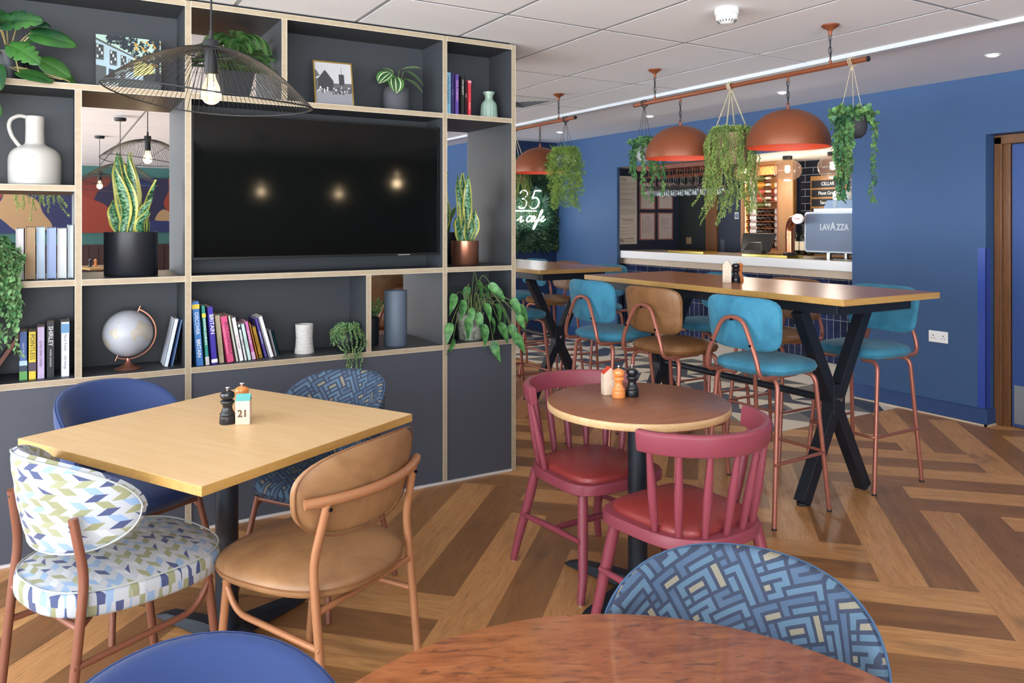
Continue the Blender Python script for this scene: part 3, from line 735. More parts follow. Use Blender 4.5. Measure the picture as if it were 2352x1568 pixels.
def block(label, x, y, z, rz, roof, num=None, s=1.0, wk=1.0):
    t = thing('table_number_block', label, 'table number', (x, y, z), rz); w_, d_, h = .026*s*wk, .018*s, .078*s
    m = MB(); P = [(-w_, 0), (w_, 0), (w_, h), (0, h+.022*s), (-w_, h)]
    vs = [(a, -d_, b) for a, b in P]+[(a, d_, b) for a, b in P]; fs = [(0, 1, 2, 3, 4), (9, 8, 7, 6, 5)]+[(i, i+5, (i+1) % 5+5, (i+1) % 5) for i in range(5)]
    m.add(vs, fs).build('body', M_paleoak, t, smooth=False, bevel=.001)
    if roof:
        m = MB()
        for sx in (-1, 1):
            q = [(sx*w_*1.01, h-.001), (sx*w_*1.01, h+.0015), (0, h+.0245*s), (0, h+.022*s)]; vs = [(a, -d_*1.02, b) for a, b in q]+[(a, d_*1.02, b) for a, b in q]
            m.add(vs, [(0, 1, 2, 3), (7, 6, 5, 4), (0, 4, 5, 1), (1, 5, 6, 2), (2, 6, 7, 3), (3, 7, 4, 0)])
        m.build('roof', roof, t, smooth=False)
    if num: text('number', num, .030*s, mat('burnt_brown', '#6b4f3a', .7), t, (0, -d_-.0004, h*.45), (rad(90), 0, 0), off=.0008)
    return t
# this one lies turned so its turquoise end cap shows
def block21():
    t = thing('table_number_block', 'wooden block with turquoise top and number 21 on the square oak table', 'table number', (.575, 2.792, .7505), rad(-22))
    MB().box(-.024, .024, -.020, .020, 0, .082).build('body', M_paleoak, t, smooth=False, bevel=.001)
    m = MB(); q = [(-.020, .0822), (.020, .0822), (.020, .0835), (-.012, .104), (-.020, .098)]
    q = [(-.020, .0822), (.020, .0822), (.004, .103)]
    vs = [(-.024, a, b) for a, b in q]+[(.024, a, b) for a, b in q]; m.add(vs, [(0, 1, 2), (5, 4, 3), (0, 3, 4, 1), (1, 4, 5, 2), (2, 5, 3, 0)])
    m.build('roof', mat('turquoise_paint', '#5aa7a6', .5), t, smooth=False)
    text('number', '21', .034, mat('burnt_brown', '#6b4f3a', .7), t, (0, -.0206, .038), (rad(90), 0, 0), off=.001)
block21()
block('pale house-shaped block standing on the long high table beside the black mill', 3.487, 3.325, 1.0905, rad(-48), None, s=1.35, wk=.72)
block('small house-shaped block with red roof behind the orange mill on the round table', 1.955, 2.505, .7505, rad(-20), mat('red_roof', '#c4452c', .5), s=1.1)
# ------------------------------------------------------------------ television
tv = thing('television', 'large flat black television in the shelving unit reflecting the lamps', 'television', (1.2095, 3.905, 1.272))
MB().box(-.6415, .6415, 0, .055, 0, .706).build('bezel', mat('tv_bezel', '#0d0e10', .35), tv, smooth=False, bevel=.002)
MB().box(-.634, .634, -.001, .0, .012, .699).build('screen', mat('tv_screen', '#0b0c0c', .07, spec=.22), tv, smooth=False)
MB().box(.40, .47, -.002, .001, .002, .006).build('badge', mat('badge_grey', '#8c8f93', .4), tv, smooth=False)
MB().box(-.15, .15, .055, .285, .2, .5).build('wall_bracket', M_black, tv, smooth=False)

# ------------------------------------------------------------------ books
PAGES = mat('paper_pages', '#c8c3b6', .8); PG2 = mat('grey_pages', '#9fa4ac', .8)
def cmat(h): return mat('book_cover_'+h.strip('#'), h, .45)
def book(label, x, y, z, t, h, d, tilt, col, title=None, tcol='#f0f0f0', tsize=None, bands=(), flip=False, group=None, rz=0, pages_front=False, sx=1):
    """spine faces -y; tilt leans the top towards -x"""
    o = thing('book', label, 'book', (x, y, z), group=group, rot=(0, rad(-tilt), rz))
    cv = cmat(col); cb = .0022; m = MB()
    zb = 0
    if tilt:
        # lift so that the lowest corner rests on the shelf
        o.location.z += abs(math.sin(rad(tilt)))*t/2
    m.box(-t/2, -t/2+cb, 0, d, 0, h); m.box(t/2-cb, t/2, 0, d, 0, h)
    if pages_front: m.box(-t/2, t/2, d-cb, d, 0, h)
    else: m.box(-t/2, t/2, 0, cb, 0, h)
    m.build('cover', cv, o, smooth=False)
    MB().box(-t/2+cb, t/2-cb, cb+(.003 if pages_front else 0), d-.004, .003, h-.003).build('pages', mat('pages_'+col.strip('#'), col, .8) if pages_front else PAGES, o, smooth=False)
    for (a, b, c) in bands: MB().box(-t/2+.0005, t/2-.0005, -.0006, .0004, a*h, b*h).build('spine_band', cmat(c), o, smooth=False)
    if title:
        L = title if isinstance(title, list) else [(title, tcol, tsize or t*.7, .5, 0)]
        for (s, c, sz, pos, off) in L:
            text('spine_title', s, sz, mat('print_'+c.strip('#'), c, .5), o, (off, -.0009, pos*h), (rad(90), rad(90 if not flip else -90), 0), ext=.0003, sx=sx)
    return o
Z = .7702; G1 = 'books leaning on the lower television shelf'
book('tall light blue book titled Discover Britain, first on the left below the television', .605, 3.905, Z, .034, .306, .22, 4.0, '#3f78bd', [('DISCOVER', '#e8eef5', .0225, .66, 0), ('BRITAIN', '#ffffff', .0235, .27, 0)], bands=[(.885, .955, '#e6c84a')], group=G1)
book('thin green book titled Amazing Journeys beside the tall light blue one', .640, 3.91, Z, .018, .284, .21, 4.2, '#2f8a80', [('AMAZING JOURNEYS', '#e8f2ee', .0135, .56, 0)], bands=[(.80, .87, '#e6c84a'), (0, .14, '#c9c4c8')], group=G1)
book('purple book titled Britain, third from the left below the television', .672, 3.91, Z, .028, .276, .21, 4.5, '#3b2f9a', [('BRITAIN', '#ffffff', .026, .70, .002)], bands=[(.03, .09, '#f0f0f0')], group=G1)
book('beige faded book between the purple Britain book and the pink one', .708, 3.93, Z, .026, .232, .19, 5.5, '#b3a98c', [('WOODLAND', '#8f8562', .015, .35, 0)], group=G1)
book('pink book titled Billy Connolly with dark lettering', .748, 3.925, Z, .034, .226, .17, 8.5, '#d0507c', [('BILLY CONNOLLY', '#3a1a3a', .0195, .52, .006), ('WINDSWEPT & INTERESTING', '#f0a0bc', .0105, .50, -.009)], group=G1)
book('slim cream book right of the pink book with dark lettering', .781, 3.935, Z, .012, .228, .17, 10, '#d9dccf', group=G1)
book('white book with small red lettering, leaning among the pale books', .802, 3.935, Z, .021, .216, .16, 10.5, '#e6e6ea', [('Tales of a Garden', '#b06060', .010, .45, 0)], group=G1)
book('short white book with a black bird on the spine', .822, 3.94, Z, .013, .182, .14, 10.5, '#dfe3e8', [('The Little', '#404048', .007, .5, 0)], bands=[(.86, .93, '#2c3a40')], group=G1)
book('pale mint book left of the bright pink paperback', .841, 3.94, Z, .018, .182, .14, 11, '#c3dcd8', [('a summer diary', '#7fa6a0', .009, .5, 0)], group=G1)
book('bright pink paperback with white lettering near the middle of the row', .864, 3.95, Z, .018, .192, .14, 11.5, '#d678b8', [('LOVE & LIES', '#f6e0f0', .013, .6, 0)], bands=[(0, .2, '#e4b8d8')], group=G1)
book('thin orange paperback right of the bright pink one', .883, 3.955, Z, .008, .186, .13, 12.5, '#d08838', group=G1)
book('mustard book with grey side in the right half of the row', .903, 3.975, Z, .019, .160, .12, 13, '#c09430', [('How to be Happy', '#5a4418', .009, .55, 0)], bands=[(.05, .1, '#8a6a20')], group=G1)
book('dark purple book with white lettering leaning towards the right end', .929, 3.98, Z, .016, .205, .14, 14, '#4b4090', [('The Book of Plays', '#e6e6f0', .009, .5, 0)], group=G1)
book('thick white book leaning near the right end of the row', .955, 3.965, Z, .020, .214, .15, 15.5, '#e4e4e6', group=G1)
book('small grey book near the right end of the row', .981, 3.99, Z, .014, .136, .11, 14, '#8f9096', group=G1)
book('thin teal book last on the right of the row', .9995, 3.99, Z, .004, .136, .11, 15, '#3a8fa0', group=G1)
G2 = 'books at the left end of the bottom shelf'
book('book with blue sky and green grass spine, left of the yellow one', -.105, 3.945, Z, .030, .208, .16, 0, '#44619c', [('GREAT ESCAPES', '#c9d4e8', .009, .62, 0)], bands=[(0, .18, '#5a9a50'), (.18, .30, '#27304a'), (.30, .40, '#a8c4e0')], group=G2)
book('yellow book titled Pointless', -.072, 3.945, Z, .030, .206, .16, 0, '#d9bf3a', [('POINTLESS', '#1a1a1a', .023, .68, 0)], bands=[(.17, .36, '#4a3a4a')], group=G2)
book('lilac book titled Great Hair Days', -.040, 3.945, Z, .030, .224, .16, 0, '#b3a3c6', [('GREAT HAIR DAYS', '#4c4258', .0135, .48, 0)], flip=True, group=G2)
book('black book titled Shirley with white lettering', -.004, 3.945, Z, .032, .240, .17, 0, '#1a1c22', [('SHIRLEY', '#e8e8e8', .024, .76, 0), ('MURIEL BURGESS', '#b8b8b8', .010, .36, 0)], group=G2)
book('white book titled Life Swings with a blue picture on its spine', .052, 3.945, Z, .034, .240, .17, 0, '#d9dee6', [('Nick Faldo', '#5a626e', .017, .62, 0), ('Life Swings', '#5a626e', .014, .26, 0)], bands=[(.80, .97, '#5f8cb4')], group=G2)
lb = thing('picture_frame', 'reddish brown framed picture leaning at the far left of the bottom shelf', 'picture frame', (-.235, 3.95, .771), rot=(0, rad(32), 0))
MB().box(-.008, .008, 0, .16, 0, .23).build('frame', mat('red_brown_wood', '#6b3a30', .5), lb, smooth=False, bevel=.001); lb.location.z += .006
MB().box(-.0095, -.008, .015, .145, .015, .215).build('picture', mat('dark_print', '#2c3a3c', .5), lb, smooth=False)
G3 = 'large books with page edges outwards on the left shelf'
px_ = [(-.134, -.103, .226, '#c9c6cc'), (-.100, -.060, .232, '#9c8468'), (-.057, -.024, .232, '#a4b4c8'), (-.019, .018, .229, '#8ea0c4'), (.021, .058, .226, '#c4c8cc'), (.061, .085, .240, '#bcc4ca')]
lbs = ['grey-edged large book with its pages outwards, first of six behind the hanging plant', 'large book with tan page edges facing out, second of six on the left shelf', 'large book with pale blue-grey cover and pages facing out, third of six', 'large book with lavender blue cover and pages facing out, fourth of six', 'large pale grey book with pages facing out, fifth of six', 'tallest narrow grey book with pages outwards against the upright, last of six']
for (a, b, h, c), l in zip(px_, lbs):
    o = book(l, (a+b)/2, 3.965, 1.2002, b-a-.002, h, .17, 0, c, pages_front=True, group=G3)
G4 = 'books on the top right shelf'
book('thin white book against the upright on the top right shelf', 1.900, 3.94, 2.0582, .010, .215, .15, 0, '#d8dcdc', group=G4)
book('light blue book titled Commitment on the top right shelf', 1.924, 3.93, 2.0582, .034, .240, .16, 0, '#7fb4d0', [('COMMITMENT', '#1c2a3a', .0245, .60, 0)], flip=True, group=G4)
book('indigo book with faint lettering beside the light blue one', 1.956, 3.94, 2.0582, .022, .236, .16, 0, '#352b62', [('PAUL', '#7a70a8', .015, .55, 0)], group=G4, flip=True)
book("violet book titled Paul O'Grady on the top right shelf", 1.982, 3.935, 2.0582, .024, .235, .16, 0, '#5e4698', [("PAUL O'GRADY", '#e0a8c8', .017, .6, 0)], group=G4)
book('black book titled Tony Bennett on the top right shelf', 2.018, 3.935, 2.0582, .026, .228, .16, 0, '#232323', [('TONY BENNETT', '#e4e4e4', .012, .72, 0)], group=G4)
book('narrow dark book with white marks beside the red one', 2.044, 3.945, 2.0582, .014, .200, .15, 0, '#2a1a20', [('Dolly', '#e0d0c8', .010, .6, 0)], group=G4)
book('narrow red book last on the top right shelf', 2.065, 3.94, 2.0582, .022, .208, .15, 0, '#c83a48', [('My Story', '#f0c8cc', .011, .3, 0)], bands=[(.93, 1, '#d88a98')], group=G4)
book('white book leaning on the upright beside the globe', .463, 3.96, Z, .020, .225, .13, -12, '#ccd4e2')
book('thin blue book between the white leaning book and the upright', .489, 3.955, Z, .010, .222, .13, -11, '#5470a0')

# large boxed book with a street scene on its cover
eb = thing('book', 'large book with a white terrace and autumn tree on its cover, titled Enfield', 'book', (.312, 4.02, 2.0585), rot=(rad(-4), 0, 0))
MB().box(-.138, .138, 0, .022, 0, .262).build('cover', mat('book_dark', '#34383a', .4), eb, smooth=False)
m = MB(); cs = [mat('sky_print', '#a9c4b8', .5), mat('wall_print', '#9db4c0', .5), mat('wall_print_yellow', '#c8c47c', .5), mat('tree_print', '#1e2830', .5), mat('gold_print', '#b88a30', .5), mat('shade_print', '#4a504f', .5), mat('window_print', '#27313a', .5), mat('sash_print', '#c4ccd0', .5)]
def flat(mm, pts, mi, y): mm.add([(a, y, b) for a, b in pts], [tuple(range(len(pts)))], mi=mi)
flat(m, [(-.137, .10), (.137, .10), (.137, .261), (-.137, .261)], 0, -.0004)
flat(m, [(-.137, .055), (.06, .055), (.06, .165), (-.137, .235)], 1, -.0008); flat(m, [(.02, .075), (.105, .10), (.105, .135), (.02, .178)], 2, -.0010)
flat(m, [(-.137, .235), (-.137, .245), (.085, .145), (.085, .138)], 5, -.0012); flat(m, [(-.137, .045), (-.095, .045), (-.095, .112), (-.137, .118)], 5, -.0012)
flat(m, [(-.137, .0), (.137, .0), (.137, .06), (-.137, .06)], 5, -.0013); flat(m, [(-.085, .05), (-.06, .05), (-.06, .10), (-.085, .105)], 6, -.0014)
for (x0, x1, z0, z1) in ((-.135, -.108, .150, .215), (-.078, -.054, .128, .190), (-.032, -.014, .112, .172), (.001, .014, .105, .158), (-.034, -.018, .055, .095)):
    flat(m, [(x0-.003, z0-.006), (x1+.003, z0-.008), (x1+.003, z1-.004), (x0-.003, z1+.003)], 5, -.0016)
    for i in range(3):
        for j in range(4):
            a0 = x0+(x1-x0)*(i+.12)/3; a1 = x0+(x1-x0)*(i+.88)/3; b0 = z0+(z1-z0)*(j+.12)/4; b1 = z0+(z1-z0)*(j+.88)/4
            flat(m, [(a0, b0), (a1, b0), (a1, b1), (a0, b1)], 6 if (i+j) % 3 else 7, -.0020)
rg = random.Random(4)
for k in range(260):
    u = rg.random(); x = -.09+u*.226; z = .258-rg.random()**1.3*(.03+.13*max(0, u-.1)); s = rg.uniform(.006, .013); a = rg.random()*PI
    flat(m, [(x+s*math.cos(a+q*PI/2)*(1 if q % 2 else .5), min(.261, z+s*math.sin(a+q*PI/2)*(1 if q % 2 else .5))) for q in range(4)], 3 if rg.random() < .78 or u < .5 else 4, -.0022-.00001*k)
flat(m, [(.112, .06), (.130, .06), (.130, .261), (.112, .261)], 3, -.0040)
m.build('cover_picture', cs, eb, smooth=False, merge=0)
text('cover_title', 'Enfield', .030, mat('print_white', '#e6e6e2', .5), eb, (-.085, -.0045, .028), (rad(90), 0, 0), ext=.0003)
text('cover_subtitle', 'An illustrated history of the borough', .0075, mat('print_white', '#e6e6e2', .5), eb, (.045, -.0045, .020), (rad(90), 0, 0), ext=.0003)

# gold framed photograph
pf = thing('picture_frame', 'gold framed black and white photograph of an old market square', 'picture frame', (1.268, 3.925, 2.0585), rot=(rad(-13), 0, rad(-3)))
m = MB(); W, H, b = .103, .245, .006
m.box(-W, W, 0, .012, 0, b); m.box(-W, W, 0, .012, H-b, H); m.box(-W, -W+b, 0, .012, b, H-b); m.box(W-b, W, 0, .012, b, H-b)
m.build('frame', mat('gold_metal', '#b89a50', .28, metal=.9), pf, smooth=False)
m = MB(); cs = [mat('grey_sky', '#b4b4b8', .5), mat('grey_roof', '#5a5a5e', .5), mat('grey_dark', '#3a3a3e', .5), mat('grey_ground', '#84848a', .5), mat('grey_light', '#d0d0d4', .5)]
w_ = W-b
flat(m, [(-w_, .012), (w_, .012), (w_, H-b), (-w_, H-b)], 0, .006); flat(m, [(-w_, .006), (w_, .006), (w_, .075), (-w_, .085)], 3, .0055)
flat(m, [(-w_, .08), (w_, .075), (w_, .13), (.01, .125), (-w_, .15)], 1, .0052)
flat(m, [(-.085, .14), (-.045, .195), (-.04, .195), (.0, .14)], 2, .0050); flat(m, [(-w_, .15), (-w_, .20), (-.085, .19), (-.07, .165)], 1, .0050)
flat(m, [(.03, .12), (.03, .178), (.058, .178), (.058, .12)], 2, .0049); flat(m, [(-.08, .085), (.0, .085), (.0, .14), (-.08, .14)], 2, .0048); flat(m, [(.043, .178), (.0445, .178), (.0445, .215), (.043, .215)], 2, .0048)
for k in range(40):
    x = rg.uniform(-w_, w_-.01); z = rg.uniform(.06, .10); flat(m, [(x, z), (x+rg.uniform(.003, .010), z), (x+.006, z+rg.uniform(.005, .014)), (x, z+.01)], rg.choice([2, 4, 2, 0]), .0046-.00001*k)
m.build('photograph', cs, pf, smooth=False, merge=0)
MB().box(-.03, .03, .012, .016, .03, .2).build('strut', M_blackm, pf, smooth=False)

# ------------------------------------------------------------------ vases and globe
C_wh = mat('white_ceramic', '#b9b8b3', .55)
v = thing('jug_vase', 'white ceramic jug vase with one loop handle on the left shelf', 'vase', (-.063, 4.0, 1.6135))
MB().lathe([(0, 0), (.096, .0), (.101, .008), (.1015, .06), (.1015, .110), (.099, .126), (.095, .138), (.088, .149), (.079, .158), (.068, .165), (.056, .171), (.046, .176), (.040, .181), (.037, .19), (.0355, .25), (.0365, .303), (.0335, .304), (.032, .25), (.030, .19), (0, .19)], n=64).build('body', C_wh, v, ang=60)
MB().tube(smoothpath([(-.033, 0, .299), (-.06, 0, .302), (-.088, 0, .285), (-.096, 0, .255), (-.086, 0, .215), (-.068, 0, .185), (-.056, 0, .170)], 8), .0085, 12).build('handle', C_wh, v)
v = thing('ribbed_vase', 'small sage green ribbed vase on the top right shelf', 'vase', (2.225, 4.0, 2.0585))
MB().lathe([(0, 0), (.050, 0), (.0505, .02), (.047, .085), (.042, .100), (.027, .115), (.0235, .125), (.0245, .14), (.036, .160), (.0355, .163), (.022, .14), (.020, .12), (0, .12)], n=96, wob=lambda a, z: 1+(.035*math.cos(a*16) if z < .1 else 0)).build('body', mat('sage_glaze', '#90a79a', .3, coat=.3), v, ang=60)
v = thing('textured_vase', 'small white waisted vase with rough surface on the lower shelf', 'vase', (1.134, 4.02, .7705))
MB().lathe([(0, 0), (.049, 0), (.050, .008), (.045, .04), (.0425, .08), (.045, .125), (.0455, .150), (.0425, .150), (.040, .08), (0, .06)], n=48).build('body', mat('rough_white', '#c6c5c1', .75, bump=.9, bscale=18, stretch=(1, 1, 5)), v, ang=60)
v = thing('cylinder_vase', 'tall slate grey cylinder vase in the open shelf', 'vase', (1.643, 4.02, .7705))
MB().lathe([(0, 0), (.062, 0), (.0635, .003), (.0635, .302), (.062, .304), (.0605, .302), (.0605, .02), (0, .02)], n=64).build('body', mat('slate_glaze', '#5b6878', .5), v, ang=50)
g = thing('desk_globe', 'white and grey desk globe on a copper stand', 'globe', (.305, 4.0, .7705))
def globe_mat():
    t = NT('globe_print', .35); v_, x, y, z = t.obj(); n = t.noise(v_, 9, 5); n2 = t.noise(v_, 60, 3)
    c = t.ramp(n, [(.52, '#a4a9b3'), (.545, '#a89c80'), (.56, '#aca799'), (.7, '#b0aeaa')]); c = t.mix(t.math('MULTIPLY', n2, .2), c, lin('#a8a8b0')); t.col(c); return t.m
sp = MB(); R = .107; sp.lathe([(R*math.sin(PI*i/32), -R*math.cos(PI*i/32)) for i in range(33)], n=64)
s_ = sp.build('ball', globe_mat(), g); s_.location = (0, 0, .165); s_.rotation_euler = (0, rad(23), 0)
CG = mat('polished_copper', '#c08672', .25, metal=.85)
ax = Vector((math.sin(rad(23)), 0, math.cos(rad(23)))); cpos = Vector((0, 0, .165)); RM = .118
pts = []
for i in range(33):
    a = rad(23)+PI*i/32; pts.append(cpos+Vector((math.sin(a), 0, math.cos(a)))*RM)
m = MB(); vs = []; fs = []
for p in pts:
    d_ = (p-cpos).normalized()
    for (q, w2) in ((-.003, -.005), (.003, -.005), (.003, .005), (-.003, .005)): vs.append(p+d_*q+Vector((0, w2, 0)))
for i in range(32):
    for k in range(4): fs.append((i*4+k, i*4+(k+1) % 4, (i+1)*4+(k+1) % 4, (i+1)*4+k))
fs += [(3, 2, 1, 0), (128, 129, 130, 131)]
m.add(vs, fs).build('meridian', CG, g, ang=50)
m = MB(); m.cyl(cpos+ax*.105, cpos+ax*.135, .004, n=12); m.build('pivot', CG, g)
m = MB(); m.cyl(cpos-ax*.105, cpos-ax*.135, .004, n=12); m.build('pivot', CG, g)
MB().lathe([(0, 0), (.058, 0), (.060, .004), (.055, .008), (.040, .012), (.024, .020), (.014, .032), (.009, .042), (.008, .050), (0, .052)], n=48).build('base', CG, g, ang=60)

# ------------------------------------------------------------------ plants
def leafmat(name, a, b, rough=.5, scale=14):
    t = NT(name, rough); v_, x, y, z = t.obj(); n = t.noise(v_, scale, 3); c = t.mix(t.ramp(n, [(.35, (0, 0, 0)), (.65, (1, 1, 1))]), lin(a), lin(b)); t.col(c)
    t.b.inputs['Specular IOR Level'].default_value = .35; return t.m
LF_euc = leafmat('eucalyptus_leaf', '#2f5f42', '#6c9455'); LF_fern = leafmat('hanging_fern_leaf', '#668642', '#a0b562'); LF_asp = leafmat('asparagus_leaf', '#668a3c', '#9dbc58')
LF_mon = leafmat('monstera_leaf', '#1a4029', '#38682a', .35, 6); LF_tree = leafmat('trailing_leaf', '#4a8350', '#94bb84', .45, 30); LF_bost = leafmat('fern_leaf', '#52854a', '#82b068', .5, 10)
LF_arrow = leafmat('arrowhead_leaf', '#2c5a31', '#5c9450', .38, 30); LF_string = leafmat('string_leaf', '#4f8050', '#8bb078', .5, 30); LF_stem = mat('green_stem', '#6a7a4a', .6); LF_root = mat('pale_root', '#a89a6a', .7)
SOIL = mat('soil', '#2a221c', .9)
SH = {'oval': [(0, .0), (.15, .55), (.45, 1), (.75, .75), (1, 0)], 'round': [(0, .1), (.2, .85), (.5, 1), (.8, .85), (1, .15)], 'lance': [(0, .05), (.3, 1), (.65, .7), (1, 0)],
      'arrow': [(-.22, .45), (-.12, .80), (.0, .95), (.2, 1.0), (.55, .62), (1, 0)], 'needle': [(0, .5), (.5, 1), (1, .1)]}
def leaf(mb, p, d, up, L, W, kind='oval', droop=.25, fold=.18, mi=None):
    d = Vector(d).normalized(); up = Vector(up); s = d.cross(up)
    if s.length < 1e-4: s = d.orthogonal()
    s.normalize(); n = s.cross(d).normalized(); vs = []; fs = []; P = SH[kind]
    for (t, w_) in P:
        c = Vector(p)+d*(L*t)-n*(L*droop*t*abs(t))
        hw = W/2*w_
        vs += [c-s*hw+n*(hw*fold*2), c, c+s*hw+n*(hw*fold*2)]
    for i in range(len(P)-1):
        a = i*3; fs += [(a, a+1, a+4, a+3), (a+1, a+2, a+5, a+4)]
    mb.add(vs, fs, mi=mi)
def rdir(rg): a = rg.uniform(0, 2*PI); z = rg.uniform(-1, 1); s = math.sqrt(1-z*z); return Vector((s*math.cos(a), s*math.sin(a), z))
def strand_pts(rg, r0, ztop, zbot, ang, out, wav=.012):
    """over the rim then down"""
    c, s = math.cos(ang), math.sin(ang); pts = [Vector((c*r0*.5, s*r0*.5, ztop)), Vector((c*r0, s*r0, ztop+.03)), Vector((c*(r0+out*.8), s*(r0+out*.8), ztop-.02))]
    n = max(2, int((ztop-zbot)/.06)); 
    for i in range(1, n+1):
        t = i/n; pts.append(Vector((c*(r0+out)+rg.uniform(-wav, wav), s*(r0+out)+rg.uniform(-wav, wav), ztop-.02+(zbot-ztop+.02)*t)))
    return smoothpath(pts, 4)
def trail(mb, rg, pts, step, L, W, kind, spread=1.0, r=.0012, mi=0, stem_mi=1, pair=True):
    mb.tube(pts, r, 4, caps=False, mi=stem_mi)
    acc = 0; side = 0
    for i in range(1, len(pts)):
        seg = (pts[i]-pts[i-1]); acc += seg.length
        while acc > step:
            acc -= step; side += 1; dn = seg.normalized()
            for sgn in ((1, -1) if pair else (1,)):
                o = rdir(rg); o = (o-dn*o.dot(dn)); o.normalize(); o *= sgn
                d = (o*spread+dn*.55+Vector((0, 0, -.1))).normalized(); s = rg.uniform(.7, 1.15)
                leaf(mb, pts[i]-seg.normalized()*acc, d, -dn+rdir(rg)*.4, L*s, W*s, kind, mi=mi)
def pot_lathe(parent, m_, prof, n=48, name='pot', wob=None):
    MB().lathe(prof, n=n, wob=wob).build(name, m_, parent, ang=50)
def soil(parent, r, z): MB().lathe([(0, z), (r, z)], n=24).build('soil', SOIL, parent)

def hanging(name, label, x, y, zrail, pot, potm, rope_m, rope_r, nr, zt, foliage, rp, rz=0, wob=None, knot=True):
    t = thing(name, label, 'hanging plant', (x, y, 0), rz, group='plants hanging from the copper rails')
    pot_lathe(t, potm, pot, wob=wob)
    foliage(t)
    for k in range(nr):
        a = 2*PI*k/nr+.5; MB().tube(smoothpath([(0.004*math.cos(a), .004*math.sin(a), zrail-.02), (rp*math.cos(a)*.55, rp*math.sin(a)*.55, (zrail+zt)/2-.02), (rp*math.cos(a), rp*math.sin(a), zt)], 4), rope_r, 6).build('rope', rope_m, t)
    if knot:
        m = MB(); 
        for q in (-.008, 0, .009): m.tube([(.024*math.cos(a)+0, q+.003*math.sin(3*a), zrail+.024*math.sin(a)) for a in [2*PI*i/16 for i in range(16)]], rope_r*1.3, 6, closed=True)
        m.cyl((0, 0, zrail-.045), (0, 0, zrail-.02), rope_r*3, rope_r*2, n=8)
        m.build('knot', rope_m, t)
    return t
ROPE = mat('jute_rope', '#b0a68c', .8, bump=.6, bscale=200); CORD = mat('black_cord', '#2b2b2e', .8)
def fol_euc(seed, zt, zb, r0, n=16, outw=.05, lo=.35, bias=None, top=1.0, L=.026):
    def f(t):
        rg = random.Random(seed); mb = MB()
        for k in range(n):
            a = 2*PI*k/n+rg.uniform(-.25, .25)
            if bias is not None and rg.random() < .6: a = bias+rg.uniform(-.6, .6)
            fr = rg.uniform(lo, 1) if k % 2 else rg.uniform(0, lo+.2)
            trail(mb, rg, strand_pts(rg, r0, zt, zt-(zt-zb)*fr, a, outw*rg.uniform(.2, 1.2)), .014, L, L*.75, 'round')
        for k in range(int(40*top)):   # crown
            d = rdir(rg); d.z = abs(d.z)*.8+.2; b = Vector((d.x*r0*.9, d.y*r0*.9, zt-.01)); tip = b+Vector((d.x*.06, d.y*.06, d.z*.07)); mb.tube([b, tip], .001, 4, mi=1)
            for q in range(7): leaf(mb, b.lerp(tip, q/6), rdir(rg)+Vector((0, 0, .3)), rdir(rg), L*1.1, L*.95, 'round', mi=0)
        mb.build('foliage', [LF_euc, LF_stem], t, merge=0, ang=180)
    return f
def fol_fern(seed, zt, zb, r0, n=60, outw=.03):
    def f(t):
        rg = random.Random(seed); mb = MB()
        for k in range(n):
            a = rg.uniform(0, 2*PI); fr = rg.uniform(.45, 1)**1.2
            trail(mb, rg, strand_pts(rg, r0, zt, zt-(zt-zb)*fr, a, outw*rg.uniform(0, 1.3), .016), .0075, .015, .007, 'oval')
            if rg.random() < .14:
                a2 = rg.uniform(0, 2*PI); z0 = zt-.25-rg.random()*.15; c, s = math.cos(a2), math.sin(a2); q = r0+outw
                P = smoothpath([(c*q, s*q, z0), (c*(q+.02), s*(q+.02), z0-.06), (c*(q+.06), s*(q+.06), z0-.12), (c*(q+.09), s*(q+.09), z0-.16)], 4); trail(mb, rg, P, .0075, .015, .007, 'oval')
        for k in range(90):
            d = rdir(rg); b = Vector((d.x*r0*rg.random(), d.y*r0*rg.random(), zt-.01)); tip = b+Vector((d.x*.05, d.y*.05, rg.uniform(.02, .05))); trail(mb, rg, [b, b.lerp(tip, .5), tip], .007, .014, .006, 'oval')
        mb.build('foliage', [LF_fern, LF_stem], t, merge=0, ang=180)
    return f
def fol_asp(seed, zt, zb, r0, n=26):
    def f(t):
        rg = random.Random(seed); mb = MB()
        for k in range(n):
            a = 2*PI*k/n+rg.uniform(-.2, .2); fr = rg.uniform(.25, 1) if k % 2 else rg.uniform(.6, 1)
            P = strand_pts(rg, r0, zt+.02, zt-(zt-zb)*fr, a, .05*rg.uniform(.3, 1.4), .02)
            mb.tube(P, .0012, 4, caps=False, mi=1)
            for i in range(1, len(P)):
                for q in range(3):
                    s0 = P[i-1].lerp(P[i], rg.random()); o = rdir(rg); br = s0+Vector((o.x*.035, o.y*.035, -.01+o.z*.02))
                    mb.tube([s0, br], .0007, 3, caps=False, mi=1)
                    for w_ in range(7): leaf(mb, s0.lerp(br, .3+.1*w_), rdir(rg)+(br-s0).normalized(), rdir(rg), .017, .0032, 'needle', mi=0)
        for k in range(30):
            d = rdir(rg); b = Vector((d.x*r0*.6, d.y*r0*.6, zt)); tip = b+Vector((d.x*.08, d.y*.08, .03+.05*rg.random())); mb.tube([b, tip], .001, 3, mi=1)
            for w_ in range(22): leaf(mb, b.lerp(tip, rg.random()), rdir(rg)+(tip-b).normalized(), rdir(rg), .018, .0034, 'needle', mi=0)
        mb.build('foliage', [LF_asp, LF_stem], t, merge=0, ang=180)
    return f
RX = 3.555; RZ = 2.28
P_grey = mat('fluted_grey_pot', '#a9adb0', .5); P_basket = mat('woven_basket', '#9a8466', .8, bump=.9, bscale=70, stretch=(1, 1, 4)); P_dark = mat('dark_stone_pot', '#333338', .7, bump=.4, bscale=60)
P_glass = mat('smoky_glass_pot', '#c4cfcc', .08, trans=.85, ior=1.3)
